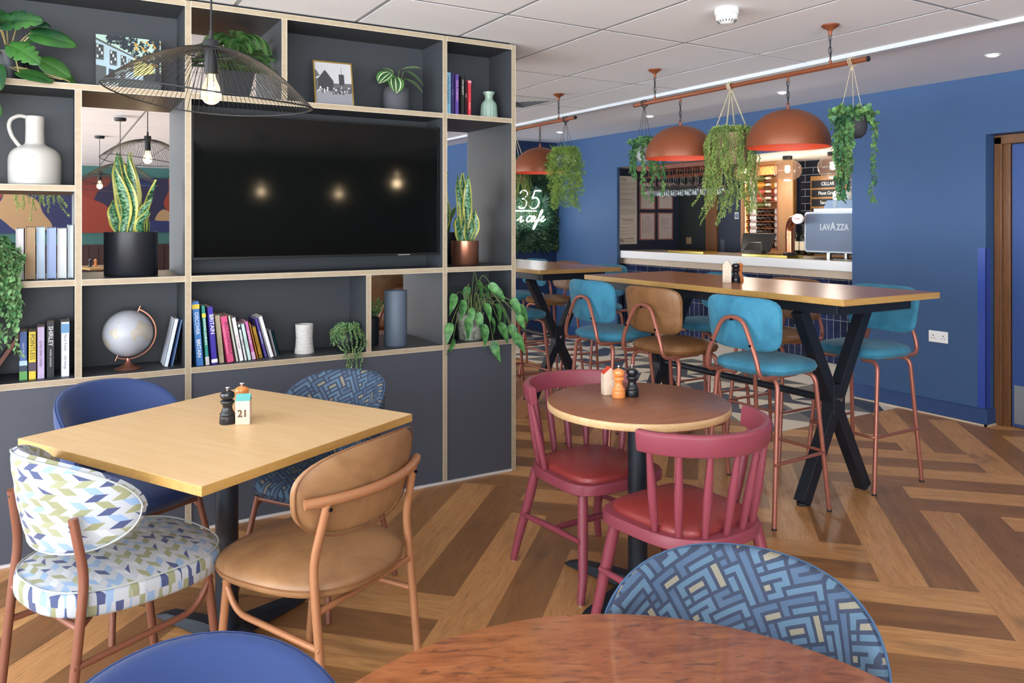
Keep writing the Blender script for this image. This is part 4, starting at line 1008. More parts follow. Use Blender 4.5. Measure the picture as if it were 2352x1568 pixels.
hanging('hanging_plant', 'trailing eucalyptus in a fluted grey pot at the left end of the near rail', RX, 4.16, RZ, [(0, 1.865), (.03, 1.868), (.048, 1.885), (.057, 1.91), (.061, 1.985), (.055, 1.985), (.05, 1.95), (0, 1.95)], P_grey, CORD, .0015, 4, 1.985, fol_euc(1, 1.985, 1.56, .055, 18, .06, .4), .056, wob=lambda a, z: 1+(.03*math.cos(a*20) if z > 1.9 else 0))
hanging('hanging_plant', 'bushy trailing fern in a woven basket hung by jute rope between the copper domes', RX, 3.36, RZ, [(0, 1.80), (.085, 1.80), (.10, 1.83), (.112, 1.99), (.104, 1.99), (.10, 1.95), (0, 1.95)], P_basket, ROPE, .004, 4, 1.99, fol_fern(2, 1.995, 1.50, .105, 78, .035), .108)
hanging('hanging_plant', 'trailing eucalyptus in a dark stone pot at the right end of the near copper rail', RX, 2.53, RZ, [(0, 1.885), (.045, 1.887), (.065, 1.905), (.074, 1.94), (.072, 1.985), (.064, 1.985), (.06, 1.96), (0, 1.96)], P_dark, mat('beige_string', '#b8a88c', .8), .0015, 3, 1.985, fol_euc(3, 1.99, 1.54, .06, 20, .05, .35, bias=rad(185)), .068)
hanging('hanging_plant', 'feathery asparagus fern in a smoky glass pot at the near end of the farther rail', RX, 5.12, RZ, [(0, 1.885), (.055, 1.887), (.085, 1.93), (.078, 1.995), (.074, 1.995), (.08, 1.93), (.05, 1.892), (0, 1.892)], P_glass, CORD, .0015, 4, 1.995, fol_asp(4, 2.0, 1.56, .07, 26), .078)
hb = hanging('hanging_plant', 'trailing fern basket on the farther rail, cut by the edge of the shelving unit', RX, 5.93, RZ, [(0, 1.80), (.085, 1.80), (.10, 1.83), (.112, 1.99), (.104, 1.99), (.10, 1.95), (0, 1.95)], P_basket, ROPE, .004, 4, 1.99, fol_fern(5, 1.995, 1.52, .105, 44, .03), .108)
dup(hb, (-.10, 7.0, 0), 1, 'trailing plant hanging beyond the left open shelf, above the large books'); dup(hb, (-.62, 7.4, .04), 2, 'second trailing plant beyond the left open shelf, at the very edge of the photo')

# plants on the shelves
def snake_mat():
    t = NT('snake_plant_leaf', .35); v_, u, w_ = t.uv(); n = t.noise(v_, 2.2, 5, (.7, 42, 1), .62, .3)
    c = t.ramp(n, [(.40, '#1b4429'), (.48, '#2d6540'), (.56, '#6a9e74'), (.66, '#8cb48a')]); e = t.math('GREATER_THAN', t.math('ABSOLUTE', u), .68); c = t.mix(e, c, lin('#b9b85c')); t.col(c); return t.m
SNK = snake_mat()
def snake_leaf(mb, rg, base, lean, H, W, ph):
    N = 18; vs = []; uvs = []; fs = []; b = Vector(base); tw = rg.uniform(-.8, .8)
    for i in range(N+1):
        t = i/N; prof = (.45+1.2*t*(1-t)*1.4)*(1-t**5)**.8; a = ph+tw*t; c = b+Vector(lean)*t*t+Vector((.008*math.sin(7*t+ph*3), .008*math.cos(6*t+ph), H*t))
        s = Vector((math.cos(a), math.sin(a), 0)); n = Vector((-math.sin(a), math.cos(a), 0)); wv = .10*math.sin(t*13+ph*5)
        for q in (-1, -.66, 0, .66, 1): vs.append(c+s*(W/2*prof*q*(1+wv*q))+n*(.010*q*q+.006*math.sin(t*11+q*2+ph)*abs(q))); uvs.append((q, t*H))
    for i in range(N):
        for k in range(4): a = i*5+k; fs.append((a, a+1, a+6, a+5))
    mb.add(vs, fs, uvs=uvs)
def snake_plant(label, x, y, z, r, h, H, potm, seed, n=11, spread=.5):
    t = thing('snake_plant', label, 'potted plant', (x, y, z)); pot_lathe(t, potm, [(0, 0), (r-.004, 0), (r, .004), (r, h), (r-.006, h), (r-.008, h-.02), (0, h-.02)]); soil(t, r-.009, h-.018)
    rg = random.Random(seed)
    for k in range(n):
        a = 2*PI*k/n*2.4; q = r*spread*math.sqrt(k/n); hh = H*(1 if k < 4 else rg.uniform(.30, .85))
        m = MB(); snake_leaf(m, rg, (q*math.cos(a), q*math.sin(a), h-.02), (rg.uniform(-.03, .03)+.07*math.cos(a)*q/r, rg.uniform(-.03, .03)+.03*math.sin(a), 0), hh, rg.uniform(.056, .072), rg.uniform(-.7, .7)); m.build('leaf', SNK, t, merge=0, ang=180)
    return t
P_blk = mat('black_satin_pot', '#202329', .42)
snake_plant('snake plant in a large black cylinder pot in the open shelf left of the television', .325, 4.08, 1.2005, .116, .205, .40, P_blk, 7, 13, .62)
snake_plant('snake plant in a copper pot in the open shelf right of the television', 2.092, 4.05, 1.2005, .0805, .143, .42, mat('brushed_copper_pot', '#b27a62', .32, metal=.85), 12, 11, .6)
snake_plant('snake plant in a black pot partly hidden behind the copper-potted one', 2.085, 4.33, 1.2005, .085, .19, .40, P_blk, 9, 7, .5)
def monstera():
    t = thing('monstera_plant', 'trailing monstera with split leaves at the left end of the top shelf', 'potted plant', (-.16, 4.02, 2.0585))
    pot_lathe(t, P_blk, [(0, 0), (.06, 0), (.075, .13), (.07, .13), (.065, .11), (0, .11)])
    rg = random.Random(2)
    spec = [((.05, -.04, .26), (.5, -.7, .0), .17, .12), ((-.02, -.1, .24), (.6, -.5, .1), .18, .13), ((.10, -.12, .20), (.9, -.4, -.1), .17, .13), ((.02, -.14, .14), (.6, -.7, -.4), .16, .12), ((-.02, -.13, .22), (-.2, -.9, .1), .17, .14),
            ((.13, -.06, .10), (1, -.2, -.5), .13, .10), ((-.05, -.15, .05), (.2, -.8, -.7), .15, .11), ((.05, -.13, .03), (.8, -.3, -.1), .13, .10), ((.18, -.02, .08), (1, 0, -.6), .11, .07), ((.0, -.08, .27), (-.3, -.6, .2), .15, .10),
            ((-.10, -.17, .0), (.3, -.4, -1), .16, .07), ((-.08, -.17, -.03), (.5, -.2, -1), .15, .06), ((.02, -.05, .12), (.5, -.6, .5), .14, .10), ((.10, -.04, .23), (.9, -.1, -.15), .13, .09), ((-.06, -.06, .17), (-.5, -.7, .2), .16, .12), ((.09, -.03, .02), (1, -.5, 0), .10, .07)]
    for (p, d, L, W) in spec:
        p = Vector(p)+Vector((-.01, 0, 0)); d = Vector(d).normalized(); up = (Vector((0, -.8, .6))+rdir(rg)*.35); s = d.cross(up).normalized(); n = s.cross(d)
        m = MB(); m.tube(smoothpath([(0, 0, .10), (p.x*.5, p.y*.5, max(.12, p.z*.8)), tuple(p)], 4), .003, 6, mi=1)
        N = 30; nt = [.38, .58, .76] if L > .155 and abs(p.x) < .04 else []
        for sd in (-1, 1):
            vs = []; fs = []
            for i in range(N+1):
                t0 = -.10+1.10*i/N; f = (math.sin(PI*min(1, max(0, (t0+.12)/1.12)))**.55)*(1-.35*max(0, t0))*W/2
                k = max([max(0, 1-abs(t0-q)/.03) for q in nt]+[0]); f *= 1-.62*k
                if t0 < 0: inner = s*sd*(W*.10*(-t0/.1))
                else: inner = Vector((0, 0, 0))
                base = p+d*(L*t0)-n*(L*.22*t0*t0)
                vs += [base+inner, base+s*sd*max(f*.55, W*.10*(-t0/.1) if t0 < 0 else 0)+n*W*.05, base+s*sd*f+d*(L*.05*f/(W/2))-n*(W*.02)]
            for i in range(N): fs += [(i*3, i*3+1, i*3+4, i*3+3), (i*3+1, i*3+2, i*3+5, i*3+4)]
            m.add(vs, fs)
        m.build('leaf', [LF_mon, LF_root], t, merge=0, ang=180)
    m = MB()
    for k in range(5): m.tube(smoothpath([(-.02, -.04, .08), (.05+.03*k, -.1, .03), (.11+.03*k, -.10, .012+.006*(k % 2))], 5), .002, 6)
    m.build('aerial_root', LF_root, t); return t
monstera()
def trailing_shelf():
    t = thing('trailing_plant', 'plant with small pale-edged leaves trailing down over the left edge of the shelves', 'potted plant', (-.25, 3.99, 1.2005))
    pot_lathe(t, P_blk, [(0, 0), (.06, 0), (.075, .12), (.07, .12), (.066, .10), (0, .10)])
    rg = random.Random(8); m = MB()
    for k in range(48):
        a = rg.uniform(-PI*.98, .25); c, s = math.cos(a), math.sin(a); L = rg.uniform(.15, .62)*(1 if c < .25 else .62)
        r1 = rg.uniform(.08, .15); X = c*r1*.95; Y = min(-.12, s*r1)-rg.uniform(.02, .07)
        P = [(c*.03, s*.03, .10), (c*.07, s*.07, .20-.08*rg.random()), (X, min(s*.13, -.02) if c > .4 else Y, .12)]
        zz = .10; y2 = Y if c < .5 else -.14
        n = int(L/.06)+1
        for i in range(n): zz -= .06; P.append((X+rg.uniform(-.012, .012), y2+rg.uniform(-.012, .012), zz))
        trail(m, rg, smoothpath(P, 4), .018, .027, .017, 'oval', .9)
    m.build('foliage', [LF_tree, LF_stem], t, merge=0, ang=180)
trailing_shelf()
def fronds(m, rg, base, n, L, up, lw=.03, step=.008, mi=0, dirs=None):
    for k in range(n):
        a = dirs[k] if dirs else 2*PI*k/n+rg.uniform(-.3, .3); c, s = math.cos(a), math.sin(a); l = L*rg.uniform(.7, 1.1); u = up*rg.uniform(.5, 1.2)
        P = smoothpath([base, (base[0]+c*l*.35, base[1]+s*l*.35, base[2]+u), (base[0]+c*l*.75, base[1]+s*l*.75, base[2]+u*.95), (base[0]+c*l, base[1]+s*l, base[2]+u*.5)], 7)
        m.tube(P, .0012, 4, mi=1); T = len(P)
        for i in range(3, T):
            d = (P[i]-P[i-1]).normalized(); sd = d.cross(Vector((0, 0, 1))).normalized(); w_ = lw*math.sin(PI*(.12+.85*i/T))
            for q in (0, .33, .66):
                b = P[i-1].lerp(P[i], q)
                for sg in (-1, 1): leaf(m, b, sd*sg+d*.45, Vector((0, 0, 1)), w_, w_*.26, 'lance', .2, mi=mi)
def fern():
    t = thing('potted_fern', 'green fern in a tapered black pot on the top shelf behind the wire lamp', 'potted plant', (.80, 4.10, 2.0585))
    m = MB(); s0, s1 = .055, .085; vs = [(-s0, -s0, 0), (s0, -s0, 0), (s0, s0, 0), (-s0, s0, 0), (-s1, -s1, .15), (s1, -s1, .15), (s1, s1, .15), (-s1, s1, .15)]
    m.add(vs, [(0, 3, 2, 1), (0, 1, 5, 4), (1, 2, 6, 5), (2, 3, 7, 6), (3, 0, 4, 7), (4, 5, 6, 7)]).build('pot', P_blk, t, smooth=False, bevel=.003)
    rg = random.Random(3); m = MB(); fronds(m, rg, (0, 0, .15), 26, .23, .15, .052, dirs=[-PI*.5+rad(12)*(k-12.5)*.95 for k in range(26)]); fronds(m, rg, (0, 0, .14), 14, .26, .05, .045, dirs=[-PI*.5+rad(14)*(k-6.5) for k in range(14)]); fronds(m, rg, (0, 0, .15), 8, .10, .20, .04); m.build('foliage', [LF_bost, LF_stem], t, merge=0, ang=180)
fern()
def calathea():
    t = thing('calathea_plant', 'small calathea with striped leaves in a rounded charcoal pot on the top shelf', 'potted plant', (1.648, 4.02, 2.0585))
    pot_lathe(t, mat('charcoal_pot', '#4a4b50', .75, bump=.2, bscale=80), [(0, 0), (.070, 0), (.074, .005), (.075, .10), (.070, .130), (.060, .140), (.054, .138), (.052, .12), (0, .12)])
    CM = NT('calathea_leaf', .35); v_, u, w_ = CM.uv(); wv = CM.nt.nodes.new('ShaderNodeTexWave'); wv.inputs['Scale'].default_value = 9; wv.inputs['Distortion'].default_value = 2; CM.nt.links.new(v_, wv.inputs[0])
    au = CM.math('ABSOLUTE', u); c = CM.mix(CM.ramp(wv.outputs['Fac'], [(.4, (0, 0, 0)), (.6, (1, 1, 1))]), lin('#27452c'), lin('#3f6b3a'))
    band = CM.math('MULTIPLY', CM.math('GREATER_THAN', au, .52), CM.math('LESS_THAN', au, .66)); c = CM.mix(band, c, lin('#cdd8b8')); c = CM.mix(CM.math('GREATER_THAN', au, .78), c, lin('#4f7f3c')); c = CM.mix(CM.math('LESS_THAN', au, .07), c, lin('#c4cfa8')); CM.col(c)
    for (d, L, W, p) in [((-.9, -.5, -.5), .095, .075, (-.045, -.035, .215)), ((-.2, -.8, -.75), .105, .075, (-.03, -.05, .195)), ((.5, -.5, .2), .10, .045, (.01, -.02, .235)), ((1, -.2, -.4), .11, .06, (.04, -.02, .235)), ((1, -.3, -.45), .10, .05, (.04, -.03, .19)), ((-.3, .4, .4), .08, .05, (-.02, .0, .215)), ((.6, .5, .1), .09, .05, (.02, .02, .22))]:
        L *= 1.2; W *= 1.2; p = Vector(p); d = Vector(d).normalized(); up = Vector((0, -.5, .85)); s = d.cross(up).normalized(); n = s.cross(d); m = MB(); m.tube([(p.x*.2, p.y*.2, .12), (p.x*.8, p.y*.8, p.z*.95), tuple(p)], .0018, 6, mi=1)
        N = 8; vs = []; uvs = []; fs = []
        for i in range(N+1):
            t_ = i/N; hw = W/2*math.sin(PI*t_)**.6 if 0 < i < N else .0005
            for q in (-1, -.5, 0, .5, 1): vs.append(p+d*L*t_+s*hw*q-n*(.25*L*t_*t_)+n*abs(q)*hw*.2); uvs.append((q, t_))
        for i in range(N):
            for k in range(4): a = i*5+k; fs.append((a, a+1, a+6, a+5))
        m.add(vs, fs, uvs=uvs); m.build('leaf', [CM.m, LF_stem], t, merge=0, ang=180)
calathea()
def string_plant():
    t = thing('string_plant', 'string of small leaves spilling from a round black pot on the lower shelf', 'potted plant', (1.345, 3.97, .7705))
    pot_lathe(t, P_blk, [(0, 0), (.03, 0), (.052, .02), (.062, .05), (.058, .08), (.045, .10), (.04, .098), (.04, .08), (0, .08)], n=20)
    rg = random.Random(6); m = MB()
    for k in range(46):
        a = rg.uniform(0, 2*PI); c, s = math.cos(a), math.sin(a); front = s < -.3; L = rg.uniform(.10, .24) if (front and rg.random() < .6) else rg.uniform(.03, .07)
        r1 = rg.uniform(.06, .095); P = [(c*.01, s*.01, .09), (c*.045, s*.045, .125+.02*rg.random()), (c*r1, s*r1, .10)]; zz = .10
        if front and L > .09: P.append((c*r1, min(-.105, s*r1-.02), .05)); xx, yy = c*r1*.6, min(-.105, s*r1-.02); zz = .04; L -= .03
        else: xx, yy = c*r1, s*r1
        for i in range(int(L/.03)):
            zz -= .03
            if zz < .012 and yy > -.1: break
            P.append((xx+rg.uniform(-.006, .006), yy+rg.uniform(-.003, .003), zz))
        trail(m, rg, smoothpath(P, 3), .008, .011, .006, 'oval')
    for k in range(260):
        d = rdir(rg); leaf(m, (d.x*.055, d.y*.055, .105+abs(d.z)*.035), rdir(rg)+Vector((0, 0, .5)), rdir(rg), .013, .007, 'oval')
    m.build('foliage', [LF_string, LF_stem], t, merge=0, ang=180)
string_plant()
def grass_plant():
    t = thing('grass_plant', 'feathery green plant in a black pot beside the slate grey cylinder vase', 'potted plant', (1.52, 4.13, .7705))
    pot_lathe(t, P_blk, [(0, 0), (.062, 0), (.066, .15), (.061, .15), (.058, .13), (0, .13)]); rg = random.Random(4); m = MB()
    for k in range(46):
        d = rdir(rg); b = Vector((d.x*.03, d.y*.03, .13)); tip = b+Vector((d.x*.07, d.y*.07, .07+.07*abs(d.z))); m.tube([b, b.lerp(tip, .5)+Vector((0, 0, .01)), tip], .001, 3, mi=1)
        for q in range(18): leaf(m, b.lerp(tip, rg.uniform(.2, 1)), rdir(rg)*.8+(tip-b).normalized(), rdir(rg), .018, .004, 'needle')
    m.build('foliage', [LF_bost, LF_stem], t, merge=0, ang=180)
grass_plant()
def arrow_plant():
    t = thing('arrowhead_plant', 'arrowhead plant with drooping speckled leaves in a mottled stone pot, right end of the unit', 'potted plant', (2.098, 3.995, .7705))
    PM = NT('mottled_pot', .7); v_, x, y, z = PM.obj(); n = PM.noise(v_, 22, 5, None, .7, 1); c = PM.ramp(n, [(.4, '#6b7468'), (.5, '#a9ae9f'), (.7, '#c6c8ba')]); PM.col(c)
    pot_lathe(t, PM.m, [(0, 0), (.062, 0), (.067, .006), (.082, .155), (.076, .155), (.073, .13), (0, .13)]); soil(t, .074, .13)
    rg = random.Random(21); 
    tips = [(-.17, -.12, .26), (-.10, -.10, .22), (-.20, -.14, .10), (-.19, -.15, .02), (-.06, -.13, .18), (-.02, -.14, .15), (.03, -.14, .20), (.05, -.08, .30), (.02, -.05, .33), (.09, -.10, .31), (.10, -.14, .19), (.06, -.15, .12), (.14, -.13, .17), (.20, -.16, .22),
            (.23, -.17, .13), (.18, -.17, .07), (.25, -.15, .18), (.12, -.15, .08), (.0, -.16, .08), (.15, -.06, .28), (.21, -.18, .02), (-.03, -.02, .29), (-.09, -.14, .12), (.07, -.16, -.02)]
    for (x, y, z) in tips:
        p = Vector((x, y, z)); m = MB(); o = Vector((x, y, 0)).normalized(); mid = Vector((x*.5, y*.5, max(z+.03, .24)+rg.uniform(-.02, .04)))
        m.tube(smoothpath([(x*.1, y*.1, .13), tuple(mid), tuple(p)], 6), .0019, 6, mi=1)
        d = Vector((o.x*.35+rg.uniform(-.15, .15), -.25, -.75 if z < .3 else -.3)); L = rg.uniform(.075, .105); leaf(m, p, d, Vector((rg.uniform(-.8, .8), -1, rg.uniform(-.1, .7))), L*1.08, L*.56, 'arrow', .25, .2); m.build('leaf', [LF_arrow, LF_stem], t, merge=0, ang=180)
arrow_plant()

# ------------------------------------------------------------------ lamps
M_bulb = mat('bulb_glow', '#ffe2b0', .3, emit='#ffe6c0', estr=22)
M_bulbg = mat('bulb_glass', '#fff4e0', .05, trans=1, ior=1.2, emit='#ffdcae', estr=.45)
def wire_pendant(label, x, y, R=.34, ztop=2.05, zrim=1.87, n=110, wr=.0011, light=3):
    t = thing('wire_pendant_lamp', label, 'pendant lamp', (x, y, 0))
    MB().cyl((0, 0, ztop+.06), (0, 0, 2.4995), .0035, n=8).build('cord', M_blackm, t)
    MB().lathe([(0, 2.47), (.05, 2.47), (.055, 2.48), (.055, 2.4995)], n=32).build('canopy', M_blackm, t, ang=50)
    MB().lathe([(0, ztop-.005), (.027, ztop-.005), (.027, ztop+.022), (.024, ztop+.027), (.008, ztop+.03), (.007, ztop+.06), (0, ztop+.062)], n=32).build('cap', M_blackm, t, ang=50)
    MB().lathe([(0, ztop-.005), (.022, ztop-.005), (.022, ztop-.085), (.019, ztop-.09), (0, ztop-.09)], n=24).build('lamp_holder', M_blackm, t, ang=50)
    def rim(a): return Vector((R*math.cos(a), R*math.sin(a), zrim+.028*math.cos(a-rad(150))+.012*math.cos(2*a)))
    mb = MB(); mb.tube([rim(2*PI*i/96) for i in range(96)], .0027, 6, closed=True); mb.build('rim', M_blackm, t)
    mb = MB(); mb.tube([(.085*math.cos(2*PI*i/32), .085*math.sin(2*PI*i/32), ztop-.018) for i in range(32)], .0022, 5, closed=True); mb.build('inner_ring', M_blackm, t)
    mb = MB()
    for k in range(n):
        a = 2*PI*k/n; e = rim(a); b = Vector((.024*math.cos(a), .024*math.sin(a), ztop+.0)); P = []
        for i in range(9):
            q = i/8; r = .024+(R-.024)*q; h = 1-q**1.9; P.append((r*math.cos(a), r*math.sin(a), e.z+(ztop-e.z)*h))
        mb.tube(P, wr, 4, caps=False)
    mb.build('wire_shade', M_blackm, t)
    zb = ztop-.09
    MB().lathe([(0, zb-.104), (.008, zb-.1035), (.016, zb-.1005), (.023, zb-.095), (.029, zb-.087), (.0325, zb-.077), (.0335, zb-.066), (.032, zb-.055), (.0285, zb-.044), (.024, zb-.034), (.0195, zb-.024), (.016, zb-.014), (.0135, zb-.006), (.013, zb)], n=40).build('bulb', M_bulbg, t)
    MB().lathe([(0, zb-.088), (.008, zb-.085), (.011, zb-.06), (.006, zb-.03), (0, zb-.02)], n=12).build('filament', M_bulb, t)
    l = bpy.data.lights.new('bulb_light', 'POINT'); l.energy = light; l.color = (1, .74, .45); l.shadow_soft_size = .035; o = bpy.data.objects.new('bulb_light', l); o.location = (0, 0, zb-.14); C.objects.link(o); o.parent = t
    return t
wp = wire_pendant('black wire pendant lamp hanging in front of the television at the top of the photo', .472, 2.815)
dup(wp, (.655, 6.75, .06), .6, 'black wire pendant lamp beyond the shelving unit, nearest of the three seen through it')
dup(wp, (.58, 8.5, -.02), 1.2, 'black wire pendant lamp beyond the shelving unit, middle of the three seen through it')
dup(wp, (.50, 10.6, 0), 2, 'black wire pendant lamp beyond the shelving unit, farthest of the three seen through it')
for (x, y, l) in ((2.18, -1.78, 'wire pendant lamp behind the camera, reflected in the left part of the television'), (3.24, -2.07, 'wire pendant lamp behind the camera, reflected in the middle of the television'), (2.82, .94, 'wire pendant lamp out of frame to the right, reflected brightest in the television')):
    dup(wp, (x, y, 0), 1, l)
def chain(t, z0, z1, x=0, y=0, cable=True):
    m = MB(); n = max(2, int((z1-z0)/.031)); h = (z1-z0)/n
    for k in range(n):
        zc = z0+h*(k+.5); a0 = (k % 2)*PI/2+.4; P = []
        for i in range(14):
            a = 2*PI*i/14; P.append((x+.008*math.cos(a)*math.cos(a0), y+.008*math.cos(a)*math.sin(a0), zc+(h*.5+.004)*math.sin(a)))
        m.tube(P, .0019, 5, closed=True)
    m.build('chain', M_black, t)
    if cable: MB().tube(smoothpath([(x, y, z0)]+[(x+.006*math.sin(k*2.1), y+.006*math.cos(k*1.7), z0+(z1-z0)*k/6) for k in range(1, 6)]+[(x, y, z1)], 4), .0024, 6).build('cable', M_blackm, t)
M_inner = mat('dome_inner_orange', '#c44a2a', .55)
def dome(label, x, y, zr=1.872, r=.228):
    t = thing('dome_pendant_lamp', label, 'pendant lamp', (x, y, 0)); h = .215
    prof = [(r, zr), (r, zr+.012)]+[(r*math.cos(PI/2*i/20), zr+.012+(h-.012)*math.sin(PI/2*i/20)) for i in range(1, 21)]
    MB().lathe(prof, n=72, cap=False).build('shade', M_copper, t, ang=60)
    pin = [(r-.0005, zr-.0005), (r-.006, zr)]+[((r-.006)*math.cos(PI/2*i/20), zr+(h-.008)*math.sin(PI/2*i/20)) for i in range(1, 21)]
    MB().lathe(pin, n=72, cap=False).build('shade_lining', M_inner, t, ang=60)
    MB().cyl((0, 0, zr+h-.002), (0, 0, zr+h+.012), .010, n=12).tube([(0, .012*math.cos(a), zr+h+.022+.012*math.sin(a)) for a in [2*PI*i/14 for i in range(14)]], .003, 6, closed=True).build('hook', M_copper, t)
    chain(t, zr+h+.03, RZ-.03)
    MB().cyl((0, 0, RZ-.035), (0, 0, RZ-.012), .007, n=10).build('hanger', M_copper, t)
    MB().lathe([(0, zr+.09), (.03, zr+.10), (.038, zr+.125), (.02, zr+.16), (0, zr+.16)], n=20).build('bulb', mat('warm_bulb', '#ffe8c8', .4, emit='#ffcf98', estr=2), t)
    l = bpy.data.lights.new('bulb_light', 'POINT'); l.energy = .32; l.color = (1, .92, .84); l.shadow_soft_size = .04; o = bpy.data.objects.new('bulb_light', l); o.location = (0, 0, zr+.06); C.objects.link(o); o.parent = t  # weak fill added inside the dome to brighten its lining
    return t
dm = dome('copper dome pendant lamp nearest the camera, right of the rope basket', RX, 2.935)
dup(dm, (RX, 3.80, 0), 0, 'copper dome pendant lamp left of the rope basket on the near rail')
dup(dm, (RX, 5.50, 0), 0, 'copper dome pendant lamp on the farther rail, beside the shelving unit')
def rail(label, y0, y1, mounts):
    t = thing('copper_rail', label, 'lighting rail', (RX, 0, 0)); MB().cyl((0, y0, RZ), (0, y1, RZ), .0135, n=20).build('bar', M_copper, t)
    MB().cyl((0, y0-.006, RZ), (0, y0+.001, RZ), .0145, n=20).build('end_cap', M_blackm, t); MB().cyl((0, y1-.001, RZ), (0, y1+.006, RZ), .0145, n=20).build('end_cap', M_blackm, t)
    for y in mounts:
        chain(t, RZ+.03, 2.453, 0, y)
        MB().lathe([(0, 2.443), (.008, 2.443), (.010, 2.463), (.014, 2.473), (.035, 2.485), (.045, 2.493), (.045, 2.4995)], c=(0, y, 0), n=28).build('ceiling_rose', M_copper, t, ang=50)
        MB().cyl((0, y, RZ+.012), (0, y, RZ+.032), .008, n=10).build('hook', M_copper, t)
rail('copper rail hung on chains above the long high table', 2.44, 4.26, (2.66, 4.05)); rail('copper rail above the farther high table', 4.99, 6.80, (5.22, 6.55))
# downlights, smoke detector, ceiling vent
def down(x, y, z, label, p=5):
    t = thing('ceiling_downlight', label, 'downlight', (x, y, z), group='recessed spotlights in the ceiling'); MB().lathe([(.030, -.004), (.034, -.006), (.045, -.004), (.046, .002), (.03, .002)], n=36, cap=False).build('ring', M_white, t, ang=60)
    MB().lathe([(0, -.012), (.02, -.011), (.031, -.005)], n=24).build('lens', mat('downlight_glow', '#fff2dd', .4, emit='#fff0d8', estr=16), t)
    l = bpy.data.lights.new('spot', 'SPOT'); l.energy = p; l.spot_size = rad(110); l.spot_blend = .8; l.color = (1, .90, .76); l.shadow_soft_size = .04; o = bpy.data.objects.new('spot', l); o.location = (0, 0, -.02); C.objects.link(o); o.parent = t; return t
for (x, y, s) in ((5.06, 2.61, 'recessed spotlight nearest the door at the right'), (5.06, 4.23, 'recessed spotlight above the bar opening, second from the right'), (5.06, 5.84, 'recessed spotlight between the two left copper domes'), (5.06, 7.40, 'recessed spotlight farthest away, above the asparagus fern')): down(x, y, 2.4995, s, 14)
for (x, y, s) in ((.05, 6.9, 'recessed spotlight in the tiled ceiling beyond the shelving unit, higher of two'), (.05, 9.2, 'recessed spotlight in the tiled ceiling beyond the shelving unit, lower of two')): down(x, y, 2.4995, s, 10)
sd = thing('smoke_detector', 'round white smoke detector on the ceiling tile', 'smoke detector', (2.85, 2.72, 2.4998))
MB().lathe([(0, -.03), (.055, -.03), (.058, -.026), (.058, -.002), (.056, 0)], n=48).build('base', M_white, sd, ang=50)
MB().lathe([(0, -.075), (.024, -.074), (.032, -.070), (.048, -.056), (.052, -.050), (.053, -.031), (0, -.031)], n=48).build('head', M_white, sd, ang=50)
m = MB()
for k in range(18): a = 2*PI*k/18; m.box(-.001, .001, .033, .05, -.069, -.054) if False else m.cyl((.036*math.cos(a), .036*math.sin(a), -.0685), (.047*math.cos(a), .047*math.sin(a), -.058), .0022, n=5)
m.build('slots', mat('slot_grey', '#44464a', .6), sd)
vt = thing('ceiling_vent', 'white square louvred air vent in the ceiling near the shelving unit', 'vent', (3.43, 5.72, 2.4985))
MB().box(-.26, .26, -.26, .26, -.001, .001).build('backing', mat('vent_dark', '#8e9298', .7), vt, smooth=False)
for k in range(6):
    a = .26-.038*k; b = a-.030; m = MB(); z0, z1 = -.012, -.002
    vs = [(-a, -a, z1), (a, -a, z1), (a, a, z1), (-a, a, z1), (-b, -b, z0), (b, -b, z0), (b, b, z0), (-b, b, z0)]
    m.add(vs, [(0, 1, 5, 4), (1, 2, 6, 5), (2, 3, 7, 6), (3, 0, 4, 7)]); m.build('louvre', M_white, vt, smooth=False)
# ------------------------------------------------------------------ bar alcove shell
BXB = 6.80
struct(MB().box(BX+.04, BXB+.2, 7.30, 7.36, 0, 2.3).build('wall_bar_side', M_navy, smooth=False))
struct(MB().box(BX+.04, BXB+.2, 3.56, 3.60, 0, 2.3).build('wall_bar_side', M_navy, smooth=False))
struct(MB().box(BX+.0402, BXB+.2, 3.6, 7.30, 2.10, 2.16).build('ceiling', mat('bar_ceiling', '#dcd4c8', .8), smooth=False))
m = MB(); m.box(BXB, BXB+.05, 6.80, 7.30, 0, 2.1, mi=0); m.box(BXB+.03, BXB+.06, 5.45, 6.80, 0, 2.1, mi=1)
struct(m.build('wall_bar_back', [mat('green_black_paint', '#23292a', .5), M_navy], smooth=False))
# dark metro tiles
m = MB()
def metro():
    t = NT('dark_metro_tile', .12); v_, x, y, z = t.obj(); b = t.nt.nodes.new('ShaderNodeTexBrick'); mp = t.nt.nodes.new('ShaderNodeMapping'); mp.inputs['Rotation'].default_value = (rad(90), 0, rad(90)); 
    cmb = t.nt.nodes.new('ShaderNodeCombineXYZ'); t.put(cmb.inputs[0], y); t.put(cmb.inputs[1], z); t.nt.links.new(cmb.outputs[0], b.inputs['Vector'])
    b.inputs['Scale'].default_value = 1; b.inputs['Brick Width'].default_value = .20; b.inputs['Row Height'].default_value = .075; b.inputs['Mortar Size'].default_value = .003; b.inputs['Color1'].default_value = lin('#1d1f28'); b.inputs['Color2'].default_value = lin('#262a34'); b.inputs['Mortar'].default_value = lin('#8f95a2')
    t.nt.links.new(b.outputs['Color'], t.b.inputs['Base Color']); return t.m
struct(MB().box(BXB+.01, BXB+.05, 3.6, 5.45, 0, 2.1).build('wall_bar_back', metro(), smooth=False))
df = struct(MB().box(BXB-.03, BXB+.04, 6.62, 6.80, 0, 2.1).box(BXB, BXB+.04, 6.06, 6.12, 0, 2.1).build('door_2', M_oakdark, smooth=False))
lf = MB().box(BXB-.005, BXB+.025, 6.12, 6.62, 0, 2.08).build('door_leaf', M_navy, df, smooth=False)
MB().box(BXB-.008, BXB-.004, 6.52, 6.58, 1.0, 1.25).build('push_plate', mat('dull_steel', '#5a5f66', .4, metal=.7), lf, smooth=False)
